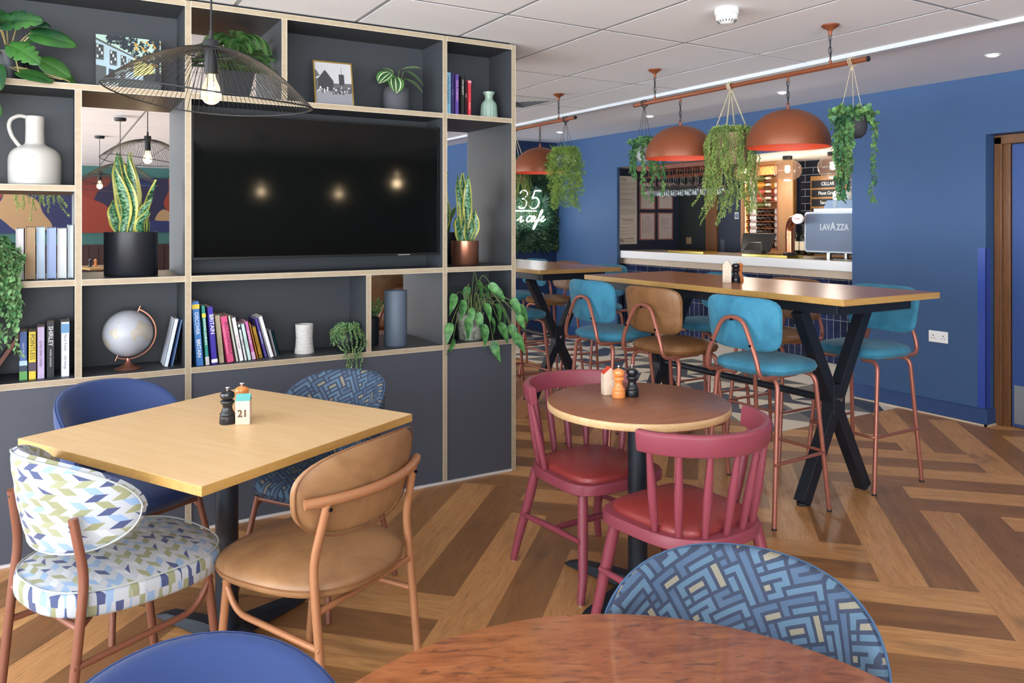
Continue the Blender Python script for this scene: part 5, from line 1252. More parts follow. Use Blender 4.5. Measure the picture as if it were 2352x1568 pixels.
sg = thing('fire_door_sign', 'small white sign with a blue disc on the navy door behind the bar', 'sign', (BXB-.006, 6.33, 1.53))
MB().box(-.002, 0, -.03, .03, -.04, .04).build('plate', mat('sign_cream', '#cfd2c8', .5), sg, smooth=False)
MB().cyl((-.0025, 0, 0), (-.002, 0, 0), .024, n=28).build('disc', mat('sign_blue', '#2a4a86', .5), sg)
text('lettering', 'FIRE\nDOOR', .014, mat('print_white', '#e6e6e2', .5), sg, (-.0032, 0, 0), (rad(90), 0, rad(-90)))
sw = thing('light_switch', 'brass light switch on the dark wall behind the bar', 'switch', (BXB-.001, 7.115, 1.225))
MB().box(-.006, 0, -.043, .043, -.043, .043).build('plate', mat('brass_plate', '#b99c78', .35, metal=.6), sw, smooth=False, bevel=.002); MB().box(-.010, -.006, -.006, .006, -.012, .012).build('rocker', mat('brass_plate', '#b99c78'), sw, smooth=False)

# ------------------------------------------------------------------ bar front and counter
def zellige():
    t = NT('navy_glazed_tile', .12); v_, x, y, z = t.obj(); b = t.nt.nodes.new('ShaderNodeTexBrick'); cmb = t.nt.nodes.new('ShaderNodeCombineXYZ')
    # upright tiles: rows run vertically
    t.put(cmb.inputs[0], y); t.put(cmb.inputs[1], z); t.nt.links.new(cmb.outputs[0], b.inputs['Vector'])
    b.offset = 0; b.inputs['Scale'].default_value = 1; b.inputs['Brick Width'].default_value = .068; b.inputs['Row Height'].default_value = .20; b.inputs['Mortar Size'].default_value = .0028; b.inputs['Color1'].default_value = lin('#202c52'); b.inputs['Color2'].default_value = lin('#33457a'); b.inputs['Mortar'].default_value = lin('#b4bac8')
    n = t.noise(v_, 26, 3, None, .5, 2.0); 
    b2 = t.nt.nodes.new('ShaderNodeTexBrick'); t.nt.links.new(cmb.outputs[0], b2.inputs['Vector']); b2.offset = 0
    for k_, v2 in (('Scale', 1), ('Brick Width', .20), ('Row Height', .068), ('Mortar Size', .0028), ('Color1', lin('#202c52')), ('Color2', lin('#33457a')), ('Mortar', lin('#b4bac8'))): b2.inputs[k_].default_value = v2
    t.col(t.mix(t.math('GREATER_THAN', z, .816), b.outputs['Color'], b2.outputs['Color'])); t.bump(n, 1.0, .08); return t.m
bc = thing('bar_counter', 'white topped bar counter with navy glazed tile front', 'bar counter', (0, 0, 0))
ZC = 1.12
MB().box(5.86, 6.40, 3.62, 7.29, .22, .965).build('tiled_front', zellige(), bc, smooth=False)
MB().box(5.87, 6.40, 3.62, 7.29, .0, .22).build('plinth', mat('pale_plinth', '#cbbfb2', .5), bc, smooth=False)
MB().box(5.83, 6.40, 3.62, 7.29, .965, 1.035).build('timber_band', M_paleoak, bc, smooth=False, bevel=.002)
def slab():
    m = MB(); x0, x1, y0, y1 = 5.766, 6.42, 3.62, 7.21; r = .045; z0, z1 = 1.035, ZC
    P = [(x1, y0), (x1, y1)]+[(x0+r-r*math.sin(PI/2*i/8), y1-r+r*math.cos(PI/2*i/8)) for i in range(9)]+[(x0, y0)]
    n = len(P); m.add([(x, y, z0) for x, y in P]+[(x, y, z1) for x, y in P], [tuple(range(n-1, -1, -1)), tuple(range(n, 2*n))]+[(i, (i+1) % n, n+(i+1) % n, n+i) for i in range(n)])
    m.build('worktop', [mat('white_solid_surface', '#f2f3f5', .3)], bc, smooth=True, ang=30, bevel=.005)
    MB().box(5.775, 6.415, 3.63, 7.25, ZC-.001, ZC+.0015).build('top_inlay', mat('stone_grey_top', '#a79c8c', .25), bc, smooth=False)
slab()
ZT = ZC+.002
BR = mat('polished_brass', '#c9b060', .15, metal=1)
def tray(label, x, y, rz=0):
    t = thing('drip_tray', label, 'drip tray', (x, y, ZT), rz, group='brass drip trays on the bar counter'); MB().box(-.11, .11, -.27, .27, 0, .024).build('tray', BR, t, smooth=False, bevel=.002); MB().box(-.095, .095, -.255, .255, .024, .0255).build('grille', M_blackm, t, smooth=False)
    m = MB()
    for k in range(12): m.box(-.095, .095, -.25+k*.044, -.242+k*.044, .0255, .0275)
    m.build('bars', BR, t, smooth=False); return t
tray('brass drip tray at the left part of the bar counter', 5.93, 6.15); tray('brass drip tray under the copper beer tap', 5.90, 5.06)
# copper beer tower
bt = thing('beer_tap', 'copper curved beer tower with round white badge on the bar counter', 'beer tap', (5.93, 4.87, ZT))
CP = mat('shiny_copper_pipe', '#b06a4e', .2, metal=.9)
MB().lathe([(0, .028), (.065, .028), (.068, .032), (.062, .045), (.045, .052), (0, .052)], n=36).build('base', M_black, bt, ang=50)
MB().tube(smoothpath([(0, 0, .05), (0, 0, .12), (0, 0, .20), (0, 0, .26), (-.008, -.015, .31), (-.03, -.06, .35), (-.05, -.11, .362), (-.06, -.15, .362)], 6), .042, 24).build('pipe', CP, bt)
MB().cyl((0, 0, .185), (0, 0, .2), .0465, n=28).cyl((0, 0, .225), (0, 0, .235), .045, n=28).build('collar', CP, bt)
MB().cyl((-.052, -.14, .362), (-.108, -.165, .362), .046, n=32).build('badge', mat('badge_white', '#eeeae6', .3, emit='#ffffff', estr=.0), bt)
text('badge_lettering', 'CORAL', .017, mat('badge_red', '#c45a50', .5), bt, (-.1095, -.166, .362), (rad(90), 0, rad(-66)))
# till
tl = thing('till', 'black touchscreen till seen from behind on the bar counter', 'till', (6.05, 5.36, ZT), rad(-52))
TB = mat('till_black', '#17181b', .32)
m = MB(); vs = []
for (z, y0_, y1_, wd) in ((.03, .05, .09, .13), (.20, -.06, -.025, .15)):
    for (x, y) in ((-wd, y0_), (wd, y0_), (wd, y1_), (-wd, y1_)): vs.append((x, y, z))
m.add(vs, [(0, 3, 2, 1), (4, 5, 6, 7), (0, 1, 5, 4), (1, 2, 6, 5), (2, 3, 7, 6), (3, 0, 4, 7)]); m.build('screen_housing', TB, tl, smooth=False, bevel=.008)
m = MB(); vs = []
for (z, y0_, y1_, wd) in ((.0, .0, .15, .09), (.05, .02, .12, .085), (.12, .0, .05, .05)):
    for (x, y) in ((-wd, y0_), (wd, y0_), (wd, y1_), (-wd, y1_)): vs.append((x, y, z))
m.add(vs, [(0, 3, 2, 1), (8, 9, 10, 11)]+[(j*4+i, j*4+(i+1) % 4, (j+1)*4+(i+1) % 4, (j+1)*4+i) for j in range(2) for i in range(4)]); m.build('stand', TB, tl, smooth=False, bevel=.005)
tl.rotation_euler = (0, 0, rad(110)); tl.scale = (1.12, 1.12, 1.12)
# coffee machine
cf = thing('coffee_machine', 'grey espresso machine with a wide back panel at the right end of the bar counter', 'coffee machine', (0, -.06, 0))
GM = mat('machine_grey', '#6f7e96', .45); GL = mat('machine_rim', '#b7bdc6', .35, metal=.3)
def rrect(x0, x1, y0, y1, z0, z1, r, n=6):
    P = []
    for (cy, cz, a0) in ((y1-r, z0+r, -90), (y1-r, z1-r, 0), (y0+r, z1-r, 90), (y0+r, z0+r, 180)):
        for i in range(n+1): a = rad(a0+90*i/n); P.append((cy+r*math.cos(a), cz+r*math.sin(a)))
    k = len(P); m = MB(); m.add([(x0, a, b) for a, b in P]+[(x1, a, b) for a, b in P], [tuple(range(k)), tuple(range(2*k-1, k-1, -1))]+[(i, k+i, k+(i+1) % k, (i+1) % k) for i in range(k)]); return m
rrect(5.99, 6.36, 3.95, 4.82, ZT+.055, ZT+.425, .03).build('housing', GL, cf, ang=30, bevel=.004)
rrect(5.984, 5.992, 3.97, 4.80, ZT+.072, ZT+.408, .022).build('back_panel', GM, cf, ang=30)
text('lettering', 'LAV', .076, mat('machine_print', '#c3c9d2', .5), cf, (5.9825, 4.592, ZT+.285), (rad(90), 0, rad(-90)), sx=.80, off=.003)
text('lettering', 'A', .10, mat('machine_print', '#c3c9d2', .5), cf, (5.9825, 4.509, ZT+.291), (rad(90), 0, rad(-90)), sx=.80, off=.003)
text('lettering', 'ZZA', .076, mat('machine_print', '#c3c9d2', .5), cf, (5.9825, 4.412, ZT+.285), (rad(90), 0, rad(-90)), sx=.80, off=.003)
for (x, y) in ((6.05, 4.60), (6.30, 4.60), (6.05, 4.08), (6.30, 4.08)): MB().cyl((x, y, ZT), (x, y, ZT+.056), .025, n=20).build('leg', M_chrome, cf)
MB().box(6.02, 6.32, 4.0, 4.74, ZT+.425, ZT+.455).build('cup_rail', mat('rail_clear', '#c4cedb', .2, metal=.3), cf, smooth=False)
m = MB(); m.add([(6.05, 4.66, ZT+.455), (6.30, 4.66, ZT+.455), (6.30, 4.0, ZT+.455), (6.05, 4.0, ZT+.455), (6.05, 4.62, ZT+.53), (6.30, 4.62, ZT+.53), (6.30, 4.0, ZT+.53), (6.05, 4.0, ZT+.53)], [(0, 3, 2, 1), (4, 5, 6, 7), (0, 1, 5, 4), (1, 2, 6, 5), (2, 3, 7, 6), (3, 0, 4, 7)]); m.build('top_sign', mat('sign_pale_blue', '#93a9c4', .5), cf, smooth=False)
text('sign_lettering', 'Please take care\nhot surface', .020, mat('print_white', '#e6e6e2', .5), cf, (6.047, 4.30, ZT+.485), (rad(90), 0, rad(-90)))
MB().tube(smoothpath([(6.047, 4.56, ZT+.50), (6.047, 4.53, ZT+.515), (6.047, 4.52, ZT+.49), (6.047, 4.55, ZT+.48), (6.047, 4.53, ZT+.46)], 5), .004, 6).build('swirl_logo', mat('print_white', '#e6e6e2', .5), cf)
cup = thing('coffee_cup', 'white cup upside down on the coffee machine, leftmost of the four', 'cup', (6.16, 4.53, ZT+.531), group='white cups on top of the coffee machine')
MB().lathe([(.024, .0), (.040, .003), (.044, .03), (.036, .07), (.030, .085), (0, .086)][::-1], n=28).build('cup', mat('cup_white', '#e8e6e2', .3), cup, ang=50)
MB().lathe([(.0, .0), (.040, .0), (.041, .003)], n=20).build('rim', mat('cup_white', '#e8e6e2'), cup)
for (x, y, l) in ((6.16, 4.44, 'white cup upside down on the coffee machine, second from left'), (6.20, 4.35, 'white cup upside down on the coffee machine, third from left'), (6.16, 4.26, 'white cup upside down on the coffee machine, nearest the blue wall')): dup(cup, (x, y, ZT+.531), 0, l)
MB().tube(smoothpath([(5.98, 4.5, ZT+.004), (5.93, 4.4, ZT+.004), (5.92, 4.3, ZT+.004), (5.95, 4.2, ZT+.004), (6.05, 4.15, ZT+.004), (6.1, 4.18, ZT+.03), (6.1, 4.2, ZT+.058)], 6), .003, 6).build('power_cable', mat('pale_cable', '#c0bdb4', .5), cf)

# ------------------------------------------------------------------ back counter, bottles, wine cabinet, menu board
bk = thing('back_counter', 'oak back counter below the wine cabinet', 'counter'); MB().box(6.45, 6.80, 3.62, 6.05, 1.06, 1.12).build('worktop', M_oakmid, bk, smooth=False); MB().box(6.48, 6.80, 3.62, 6.05, 0, 1.06).build('cupboard', M_navy, bk, smooth=False)
GB = mat('dark_bottle_glass', '#15190f', .08, coat=.5); GG = mat('green_bottle_glass', '#4c5420', .1, coat=.5); GY = mat('white_wine', '#c08a2c', .12, coat=.5); GR = mat('rose_wine', '#a8503c', .12, coat=.5)
LB = mat('cream_label', '#e0d8c4', .6); LW = mat('white_label', '#ece8e2', .6)
def bottle(glass, lab, cap, label=None, group=None):
    t = thing('wine_bottle', label, 'bottle', group=group)
    MB().lathe([(0, 0), (.036, 0), (.038, .004), (.038, .18), (.034, .20), (.018, .225), (.0145, .24), (.0145, .30), (0, .30)], n=24).build('glass', glass, t, ang=50)
    MB().lathe([(.0384, .05), (.0384, .14)], n=24, cap=False).build('paper_label', lab, t); MB().lathe([(.0152, .245), (.0158, .302), (0, .303)], n=16).build('capsule', cap, t, ang=50); return t
CK = mat('black_capsule', '#16161a', .4); CR = mat('red_capsule', '#a04a3c', .4); CW = mat('pale_capsule', '#d8ccb8', .4)
b0 = bottle(GB, LB, CK, 'upright dark wine bottle behind the bar, right beside the copper beer tap', 'wine bottles standing behind the bar'); b0.location = (6.50, 5.27, 1.1205)
dup(b0, (6.51, 5.18, 1.1205), 0, 'upright dark wine bottle behind the bar, middle of the three'); dup(b0, (6.50, 5.09, 1.1205), 0, 'upright dark wine bottle behind the bar, beside the coffee machine')
wc = thing('wine_cabinet', 'lit oak wine cabinet with copper lattice front', 'wine cabinet', (0, 0, 0))
cx0, cx1, cy0, cy1, cz0, cz1 = 6.56, 6.80, 5.50, 6.055, 1.12, 2.098
MB().box(cx0, cx1, cy0, cy0+.04, cz0, cz1).build('side_panel', M_oakmid, wc, smooth=False); MB().box(cx0, cx1, cy1-.04, cy1, cz0, cz1).build('side_panel', M_oakmid, wc, smooth=False)
MB().box(cx0, cx1, cy0+.04, cy1-.04, cz1-.03, cz1).build('top_panel', M_oakmid, wc, smooth=False); MB().box(cx0, cx1, cy0+.04, cy1-.04, cz0, cz0+.035).build('bottom_panel', M_oakmid, wc, smooth=False)
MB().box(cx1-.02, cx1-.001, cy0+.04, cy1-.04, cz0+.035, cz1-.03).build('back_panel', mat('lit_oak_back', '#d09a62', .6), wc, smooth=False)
MB().box(cx0-.02, cx0+.0, cy0-.36+.20, cy0, cz0, cz1).build('filler_panel', M_oakmid, wc, smooth=False)
m = MB(); NS = 12; zs = [cz0+.05+(cz1-cz0-.12)*k/NS for k in range(NS)]
for z in zs: MB().box(cx0+.02, cx1-.02, cy0+.04, cy1-.04, z, z+.006).build('shelf', M_copper, wc, smooth=False)
m = MB(); Y0, Y1, Z0, Z1 = cy0+.05, cy1-.05, cz0+.04, cz1-.035; xg = cx0+.004; H = Z1-Z0; Wd = Y1-Y0; k = -H
while k < Wd:
    for sg in (0, 1):
        a0, a1 = max(0, k), min(Wd, k+H); p = (a0, a0-k); q = (a1, a1-k)
        if sg: p = (Wd-p[0], p[1]); q = (Wd-q[0], q[1])
        if abs(a1-a0) > .01: m.cyl((xg, Y0+p[0], Z0+p[1]), (xg, Y0+q[0], Z0+q[1]), .0010, n=4)
    k += .062
for (a, b, c, d_) in ((Y0-.01, Y1+.01, Z0-.005, Z0+.01), (Y0-.01, Y1+.01, Z1-.01, Z1+.005), (Y0-.01, Y0+.006, Z0, Z1), (Y1-.006, Y1+.01, Z0, Z1)): m.box(xg-.004, xg+.004, a, b, c, d_)
m.build('lattice', M_copper, wc, smooth=False)
for (z_, e) in ((cz1-.05, 5),):
    l = bpy.data.lights.new('cabinet_light', 'AREA'); l.shape = 'RECTANGLE'; l.size = .02; l.size_y = .4; l.energy = 1.2; l.color = (1, .72, .42); o = bpy.data.objects.new('cabinet_light', l); o.location = (cx0+.06, (cy0+cy1)/2, z_); o.rotation_euler = (0, rad(-25), 0); C.objects.link(o); o.parent = wc
for ysd in (cy0+.046, cy1-.046):
    l = bpy.data.lights.new('cabinet_light', 'AREA'); l.shape = 'RECTANGLE'; l.size = .01; l.size_y = .9; l.energy = 1.1; l.color = (1, .76, .5); o = bpy.data.objects.new('cabinet_light', l); o.location = (cx0+.03, ysd, (cz0+cz1)/2)
    o.rotation_euler = (rad(90), 0, 0) if ysd > 5.8 else (rad(-90), 0, 0); C.objects.link(o); o.parent = wc
kinds = [('white-labelled dark', GB, LW, CK), ('cream-labelled dark', GB, LB, CK), ('rose', GR, LW, CW), ('green', GG, LB, CW), ('golden', GY, LB, CW)]
order = [1, 0, 0, 0, 0, 0, 3, 2, 2, 4, 3]; names = ['bottom', 'second', 'third', 'fourth', 'fifth', 'sixth', 'seventh', 'eighth', 'ninth', 'tenth', 'top']
protos = {}
for r_i, kd in enumerate(order):
    for side in (0, 1):
        nm, gl, lb_, cp_ = kinds[kd]
        if side == 1 and kd in (3,): continue
        lab = '%s wine bottle lying %s on the %s shelf of the lit cabinet' % (nm, 'at left' if side == 0 else 'at right', names[r_i])
        rot = (rad(90), 0, 0) if side == 0 else (rad(-90), 0, 0); loc = (cx0+.07 if side == 0 else cx0+.155, (cy1-.05 if side == 0 else cy0+.05), zs[r_i]+.0445)
        if kd not in protos:
            b = bottle(gl, lb_, cp_, lab, 'wine bottles lying in the lit cabinet'); b.location = loc; b.rotation_euler = rot; protos[kd] = b
        else: dup(protos[kd], loc, 0, lab, rot=rot)
mb_ = thing('menu_board', 'oak menu board with black strips hanging on the dark tiles behind the bar', 'menu board', (BXB-.02, 5.10, 0))
MB().box(0, .015, -.21, .21, 1.42, 1.93).build('board', M_oakmid, mb_, smooth=False)
for k, s in enumerate(['CELLAR', 'Pinot Grigio', 'Sauvignon', 'Merlot', 'Shiraz']):
    z = 1.845-k*.095; o = MB().box(-.004, 0, -.195, .195, z-.038, z+.038).build('strip', M_blackm, mb_, smooth=False); text('lettering', s, .05, mat('print_white', '#e6e6e2', .5), o, (-.0048, 0, z), (rad(90), 0, rad(-90)), sx=.9)
MB().cyl((.0, -.22, 1.965), (.0, .22, 1.965), .005, n=8).cyl((0, -.19, 1.93), (0, -.19, 1.965), .002, n=6).cyl((0, .19, 1.93), (0, .19, 1.965), .002, n=6).build('hanging_rod', M_black, mb_)
# ------------------------------------------------------------------ notices on the bar side wall
nt_ = thing('licensing_notice', 'tall cream licensing notice with a no smoking sign at its foot', 'notice', (5.98, 7.297, 1.60))
MB().box(-.138, .138, -.003, 0, -.41, .41).build('panel', mat('notice_cream', '#c9bfb4', .6), nt_, smooth=False)
INK = mat('print_dark', '#4c4644', .6)
def para(par, x0, x1, z, n, dz=.011, h=.0026, y=-.0035, seed=0):
    rg = random.Random(seed); m = MB()
    for k in range(n):
        x = x0; zz = z-k*dz
        while x < x1-.01:
            L = min(rg.uniform(.008, .026), x1-x)
            if k == n-1 and x > x0+(x1-x0)*.5: break
            m.box(x, x+L, y-.0003, y, zz-h/2, zz+h/2); x += L+.004
    m.build('small_print', INK, par, smooth=False, merge=0)
def head(par, s, x, z, sz=.020, al='LEFT'): text('heading', s, sz, INK, par, (x, -.0035, z), (rad(90), 0, 0), align=al)
head(nt_, 'LICENSING\nACT 2003', -.118, .365); para(nt_, -.118, .118, .33, 4, seed=1); para(nt_, -.118, .118, .265, 3, seed=2); para(nt_, -.118, .118, .205, 3, seed=3)
head(nt_, 'LICENSING HOURS', -.118, .125); para(nt_, -.118, .118, .105, 6, seed=4); para(nt_, -.118, .118, .01, 7, seed=5)
head(nt_, 'WEIGHTS & MEASURES ACT\nLICENSING ACT 2003', 0, -.12, .0165, 'CENTER'); para(nt_, -.09, .09, -.15, 3, seed=6); para(nt_, -.118, .118, -.205, 2, seed=7); para(nt_, -.118, .10, -.245, 2, seed=8); para(nt_, -.118, .11, -.285, 2, seed=9)
ns = MB().tube([(-.095+.028*math.cos(a), -.005, -.365+.028*math.sin(a)) for a in [2*PI*i/28 for i in range(28)]], .0028, 5, closed=True).cyl((-.115, -.005, -.345), (-.075, -.005, -.385), .0026, n=5).box(-.115, -.078, -.005, -.004, -.369, -.362); ns.build('no_smoking_symbol', INK, nt_)
head(nt_, 'NO SMOKING', -.05, -.345, .022); para(nt_, -.05, .10, -.37, 3, .009, seed=10)
RG = mat('rose_gold_frame', '#a9736a', .35, metal=.4); PP = mat('certificate_paper', '#b9aca8', .6)
def cert(label, x, z, kind, seed):
    t = thing('certificate_frame', label, 'picture frame', (x, 7.298, z), group='framed certificates behind the bar'); W, H, b = .122, .168, .014
    m = MB(); m.box(-W, W, -.012, 0, -H, -H+b).box(-W, W, -.012, 0, H-b, H).box(-W, -W+b, -.012, 0, -H+b, H-b).box(W-b, W, -.012, 0, -H+b, H-b); m.build('frame', RG, t, smooth=False)
    pp = MB().box(-W+b, W-b, -.005, 0, -H+b, H-b).build('certificate', PP, t, smooth=False)
    if kind == 'plan':
        m = MB()
        for (a, c) in ((-.03, -.02), (.03, -.02), (-.03, -.08), (.03, -.08)):
            m.box(a-.018, a+.018, -.0056, -.005, c+.018, c+.020).box(a-.018, a-.016, -.0056, -.005, c-.018, c+.018).box(a+.012, a+.014, -.0056, -.005, c-.018, c+.018)
        m.build('floor_plan', INK, t, smooth=False); para(t, -.085, .085, .10, 5, y=-.0052, seed=seed)
    elif kind == 'table':
        text('heading', 'Bar Tariff', .014, INK, t, (0, -.0055, .11), (rad(90), 0, 0)); 
        for q in range(4): para(t, -.085+q*.045, -.05+q*.045, .085, 16, .011, y=-.0052, seed=seed+q)
    else: 
        for q in range(5): para(t, -.07, .08, .09-q*.028, 2 if q != 3 else 1, .008, y=-.0052, seed=seed+q)
cert('upper left framed floor plan on the wall behind the bar', 6.279, 1.778, 'plan', 1); cert('upper right framed certificate on the wall behind the bar', 6.571, 1.783, 'text', 5)
cert('lower left framed price list on the wall behind the bar', 6.279, 1.404, 'table', 9); cert('lower right framed certificate on the wall behind the bar', 6.571, 1.406, 'text', 20)

# ------------------------------------------------------------------ hanging glass rack
gr_ = thing('glass_rack', 'copper wine glass rack hanging from the bar ceiling', 'glass rack', (6.0, 0, 0))
m = MB(); 
MB().box(-.17, .17, 5.68, 6.95, 2.045, 2.09).build('frame', mat('rack_copper_brown', '#7a3f30', .45), gr_, smooth=False)
m = MB()
for xx in (-.15, 0, .15):
    for k in range(11): y = 5.72+k*.117; m.cyl((xx, y, 1.965), (xx, y, 2.05), .003, n=6)
    for dx in (-.022, .022): m.cyl((xx+dx, 5.70, 1.965), (xx+dx, 6.92, 1.965), .003, n=6)
    for k in range(11): y = 5.72+k*.117; m.cyl((xx-.022, y, 1.965), (xx+.022, y, 1.965), .003, n=6)
m.build('wire_rails', M_copper, gr_)
GLS = mat('clear_glass', '#f4f8fa', .02, trans=1, ior=1.3)
gl = thing('wine_glass', 'stemmed wine glass hanging upside down in the copper rack', 'wine glass', (6.0-.15, 5.80, 0), group='stemmed glasses hanging in the copper rack')
MB().lathe([(0, 1.974), (.034, 1.972), (.036, 1.970), (.004, 1.964), (.0035, 1.885), (.014, 1.868), (.040, 1.835), (.046, 1.80), (.040, 1.748), (.038, 1.748), (.044, 1.80), (.038, 1.835), (.012, 1.865), (0, 1.869)], n=28).build('glass', GLS, gl, ang=60)
n_ = 0
for ix, xx in enumerate((-.15, 0, .15)):
    for k in range(10):
        y = 5.80+k*.112
        if (ix, k) == (0, 0): continue
        dup(gl, (6.0+xx, y+ix*.02, 0), k*.7+ix, None)
# globe lamps under the bar ceiling
GLB = mat('smoked_globe_glass', '#6a5448', .03, alpha=.34, spec=.9, coat=.5)
lp = thing('globe_lamp', 'smoked glass globe lamp over the bar, middle of the three', 'globe lamp', (6.17, 5.10, 2.10))
MB().lathe([(0, -.035), (.044, -.035), (.046, -.032), (.046, 0)], n=32).build('base', M_blackm, lp, ang=50)
prof = [(.035, -.033)]+[(.135*math.sin(a)**.85, -.14+.105*math.cos(a)) for a in [rad(18+(162-0)*i/22) for i in range(22)]]+[(0, -.245)]
MB().lathe(prof, n=48).build('globe', GLB, lp, ang=80)
MB().lathe([(0, -.165), (.018, -.160), (.026, -.14), (.02, -.115), (.012, -.095), (0, -.095)], n=20).build('bulb', mat('bar_bulb_glow', '#fff0d8', .3, emit='#ffe2b8', estr=22), lp)
l = bpy.data.lights.new('bulb_light', 'POINT'); l.energy = 5; l.color = (1, .9, .78); l.shadow_soft_size = .05; o = bpy.data.objects.new('bulb_light', l); o.location = (0, 0, -.26); C.objects.link(o); o.parent = lp
dup(lp, (6.17, 5.61, 2.10), 0, 'smoked glass globe lamp over the bar, half behind the rope basket'); dup(lp, (6.17, 4.59, 2.10), 0, 'smoked glass globe lamp over the bar, half behind the dark-potted eucalyptus')
rp = thing('glass_shelf_frame', 'copper shelf upright on the dark tiles above the coffee machine', 'shelf', (6.62, 4.60, 0)); MB().cyl((0, -.02, 1.12), (0, -.02, 2.1), .012, n=10).build('post', M_copper, rp); MB().box(-.1, .1, -.8, .0, 1.83, 1.85).build('shelf', M_copper, rp, smooth=False)

# ------------------------------------------------------------------ socket, corner guard
so = thing('power_socket', 'white double power socket on the blue wall beside the high table', 'socket', (BX, 3.34, .593))
MB().box(-.009, 0, -.073, .073, -.043, .043).build('plate', M_white, so, smooth=False, bevel=.003)
for s in (-1, 1):
    for (dy, dz, w1, h1) in ((0, .008, .003, .005), (-.011, -.012, .004, .002), (.011, -.012, .004, .002)): MB().box(-.0096, -.0088, s*.038+dy-w1, s*.038+dy+w1, dz-h1, dz+h1).build('pin_hole', M_blackm, so, smooth=False)
    MB().box(-.012, -.009, s*.012-.005, s*.012+.005, .015, .032).build('switch', M_white, so, smooth=False)
cg = thing('corner_guard', 'shiny blue corner guard on the wall edge next to the door', 'corner guard', (BX, 3.0, 0)); MB().box(-.003, 0, -.003, .055, .125, 1.27).box(-.003, .055, -.003, 0, .125, 1.27).build('guard', mat('guard_blue', '#24449c', .3), cg, smooth=False)

# ------------------------------------------------------------------ leafy panel and neon
lp_ = thing('leaf_wall_panel', 'artificial leafy green panel on the dark blue end wall', 'plant wall', (0, 8.45, 0))
MB().box(4.80, 5.69, -.04, 0, 1.10, 2.06).build('backing', mat('moss_backing', '#16241a', .9), lp_, smooth=False)
rg = random.Random(12); m = MB(); lm = [leafmat('panel_leaf_dark', '#173222', '#284b32', .4, 8), leafmat('panel_leaf_olive', '#34492a', '#566536', .4, 8)]
for k in range(5200):
    x = rg.uniform(4.80, 5.70); z = rg.uniform(1.09, 2.07); d = rdir(rg); d.y = -abs(d.y)*.6-.1; L = rg.uniform(.03, .07); leaf(m, (x, -.035-rg.random()*.02, z), d, Vector((0, -1, .4)), L, L*.3, 'lance', .3, .15, mi=0 if rg.random() < .8 else 1)
for (x, z) in ((5.32, 1.84), (5.45, 1.72), (5.2, 1.3), (5.05, 1.95), (5.15, 1.25), (5.5, 1.5), (4.95, 1.6)):
    for k in range(46): a = rg.uniform(0, 2*PI); d = Vector((math.cos(a), -.5-rg.random()*.6, math.sin(a))); leaf(m, (x, -.06, z), d, Vector((0, -1, 0)), rg.uniform(.12, .20), .008, 'needle', .2, .1, mi=0)
m.build('foliage', lm, lp_, merge=0, ang=180)
ne = thing('neon_sign', 'glowing white neon sign reading 35 and cafe on the leafy panel', 'neon sign', (0, 8.32, 0))
NW = mat('neon_white', '#ffffff', .4, emit='#f2fbff', estr=5)
def neon(name, pts, r=.0068, k=6): MB().tube(smoothpath([(x, 0, z) for x, z in pts], k), r, 8).build(name, NW, ne)
def sc_(pts, ox, oz, s, sh=.0): return [(ox+(x+sh*z)*s, oz+z*s) for x, z in pts]
neon('digit', sc_([(.62, 1), (.22, 1), (.17, .8), (.1, .58), (.35, .62), (.55, .45), (.55, .2), (.38, .02), (.15, .0), (-.02, .1)], 5.22, 1.63, .225, .15))
neon('digit', sc_([(.0, .85), (.15, 1), (.4, .97), (.48, .78), (.35, .58), (.2, .54), (.4, .48), (.52, .28), (.4, .04), (.15, 0), (-.02, .12)], 5.05, 1.63, .225, .15))
neon('line', [(4.95, 1.597), (5.15, 1.597), (5.32, 1.597)], k=2)
S = .15
neon('letter', sc_([(.45, .42), (.3, .5), (.08, .38), (0, .15), (.12, .0), (.3, .05), (.5, .2), (.72, .42), (.60, .48), (.46, .30), (.48, .06), (.62, .02), (.78, .22), (.84, .42), (.80, .12), (.90, .02), (1.05, .14)], 5.17, 1.46, S, .25))
neon('letter', sc_([(1.02, .14), (1.25, .45), (1.42, .88), (1.36, 1.02), (1.25, .85), (1.16, .3), (1.02, -.35), (.9, -.62), (.82, -.5), (.95, -.15), (1.2, .08), (1.42, .2), (1.62, .32), (1.66, .46), (1.54, .44), (1.46, .22), (1.52, .04), (1.7, .06), (1.86, .22)], 5.17, 1.46, S, .25))
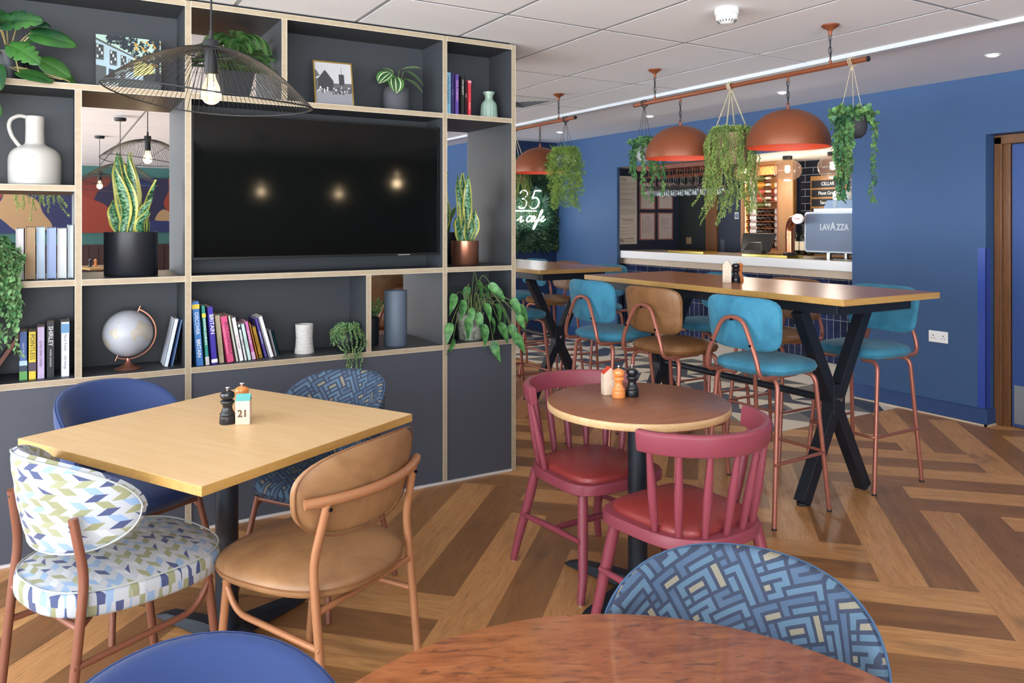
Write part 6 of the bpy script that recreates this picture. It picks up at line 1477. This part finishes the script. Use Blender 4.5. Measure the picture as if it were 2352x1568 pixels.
neon('letter', sc_([(-.95, .1), (-.7, .3), (-.62, .45), (-.55, .38), (-.6, .05), (-.5, .0), (-.3, .15)], 5.17, 1.46, S, .25))
l = bpy.data.lights.new('neon_light', 'AREA'); l.shape = 'RECTANGLE'; l.size = .5; l.size_y = .35; l.energy = 1.6; l.color = (.92, .98, 1); o = bpy.data.objects.new('neon_light', l); o.location = (5.25, -.03, 1.6); o.rotation_euler = (rad(90), 0, 0); C.objects.link(o); o.parent = ne

# ------------------------------------------------------------------ far dining area seen through the shelves
def mural_mat():
    t = NT('mural_paint', .7); v_, x, y, z = t.obj(); vo = t.nt.nodes.new('ShaderNodeTexVoronoi'); vo.inputs['Scale'].default_value = 1.25; mp = t.nt.nodes.new('ShaderNodeTexNoise'); mp.inputs['Scale'].default_value = 1.1; mp.inputs['Detail'].default_value = 1; t.nt.links.new(v_, mp.inputs[0])
    ad = t.nt.nodes.new('ShaderNodeVectorMath'); ad.operation = 'MULTIPLY_ADD'; t.nt.links.new(mp.outputs['Color'], ad.inputs[0]); ad.inputs[1].default_value = (1.6, 1.6, 1.6); t.nt.links.new(v_, ad.inputs[2]); t.nt.links.new(ad.outputs[0], vo.inputs['Vector'])
    sp_ = t.nt.nodes.new('ShaderNodeSeparateColor'); t.nt.links.new(vo.outputs['Color'], sp_.inputs[0]); n = sp_.outputs[0]
    c = t.ramp(n, [(0, '#242750'), (.20, '#7c2e20'), (.42, '#a5835c'), (.52, '#241f3c'), (.68, '#8a3424'), (.85, '#202a58')], True); t.col(c); return t.m
mu = thing('wall_mural', 'abstract mural in red, navy and tan on the far teal wall', 'painting', (0, 16.25, 0)); MB().box(-3.2, 3.6, -.04, 0, 1.26, 2.30).build('canvas', mural_mat(), mu, smooth=False)
ft = dup(t21, (.80, 14.0, 0), .3, 'pale dining table far away, seen through the open shelf beside the black pot')
dup(gb, (.52, 13.9, .7505), 0, 'tiny black pepper mill on the far dining table seen through the shelf'); dup(go, (.60, 13.95, .7505), 0, 'tiny orange salt mill on the far dining table seen through the shelf')
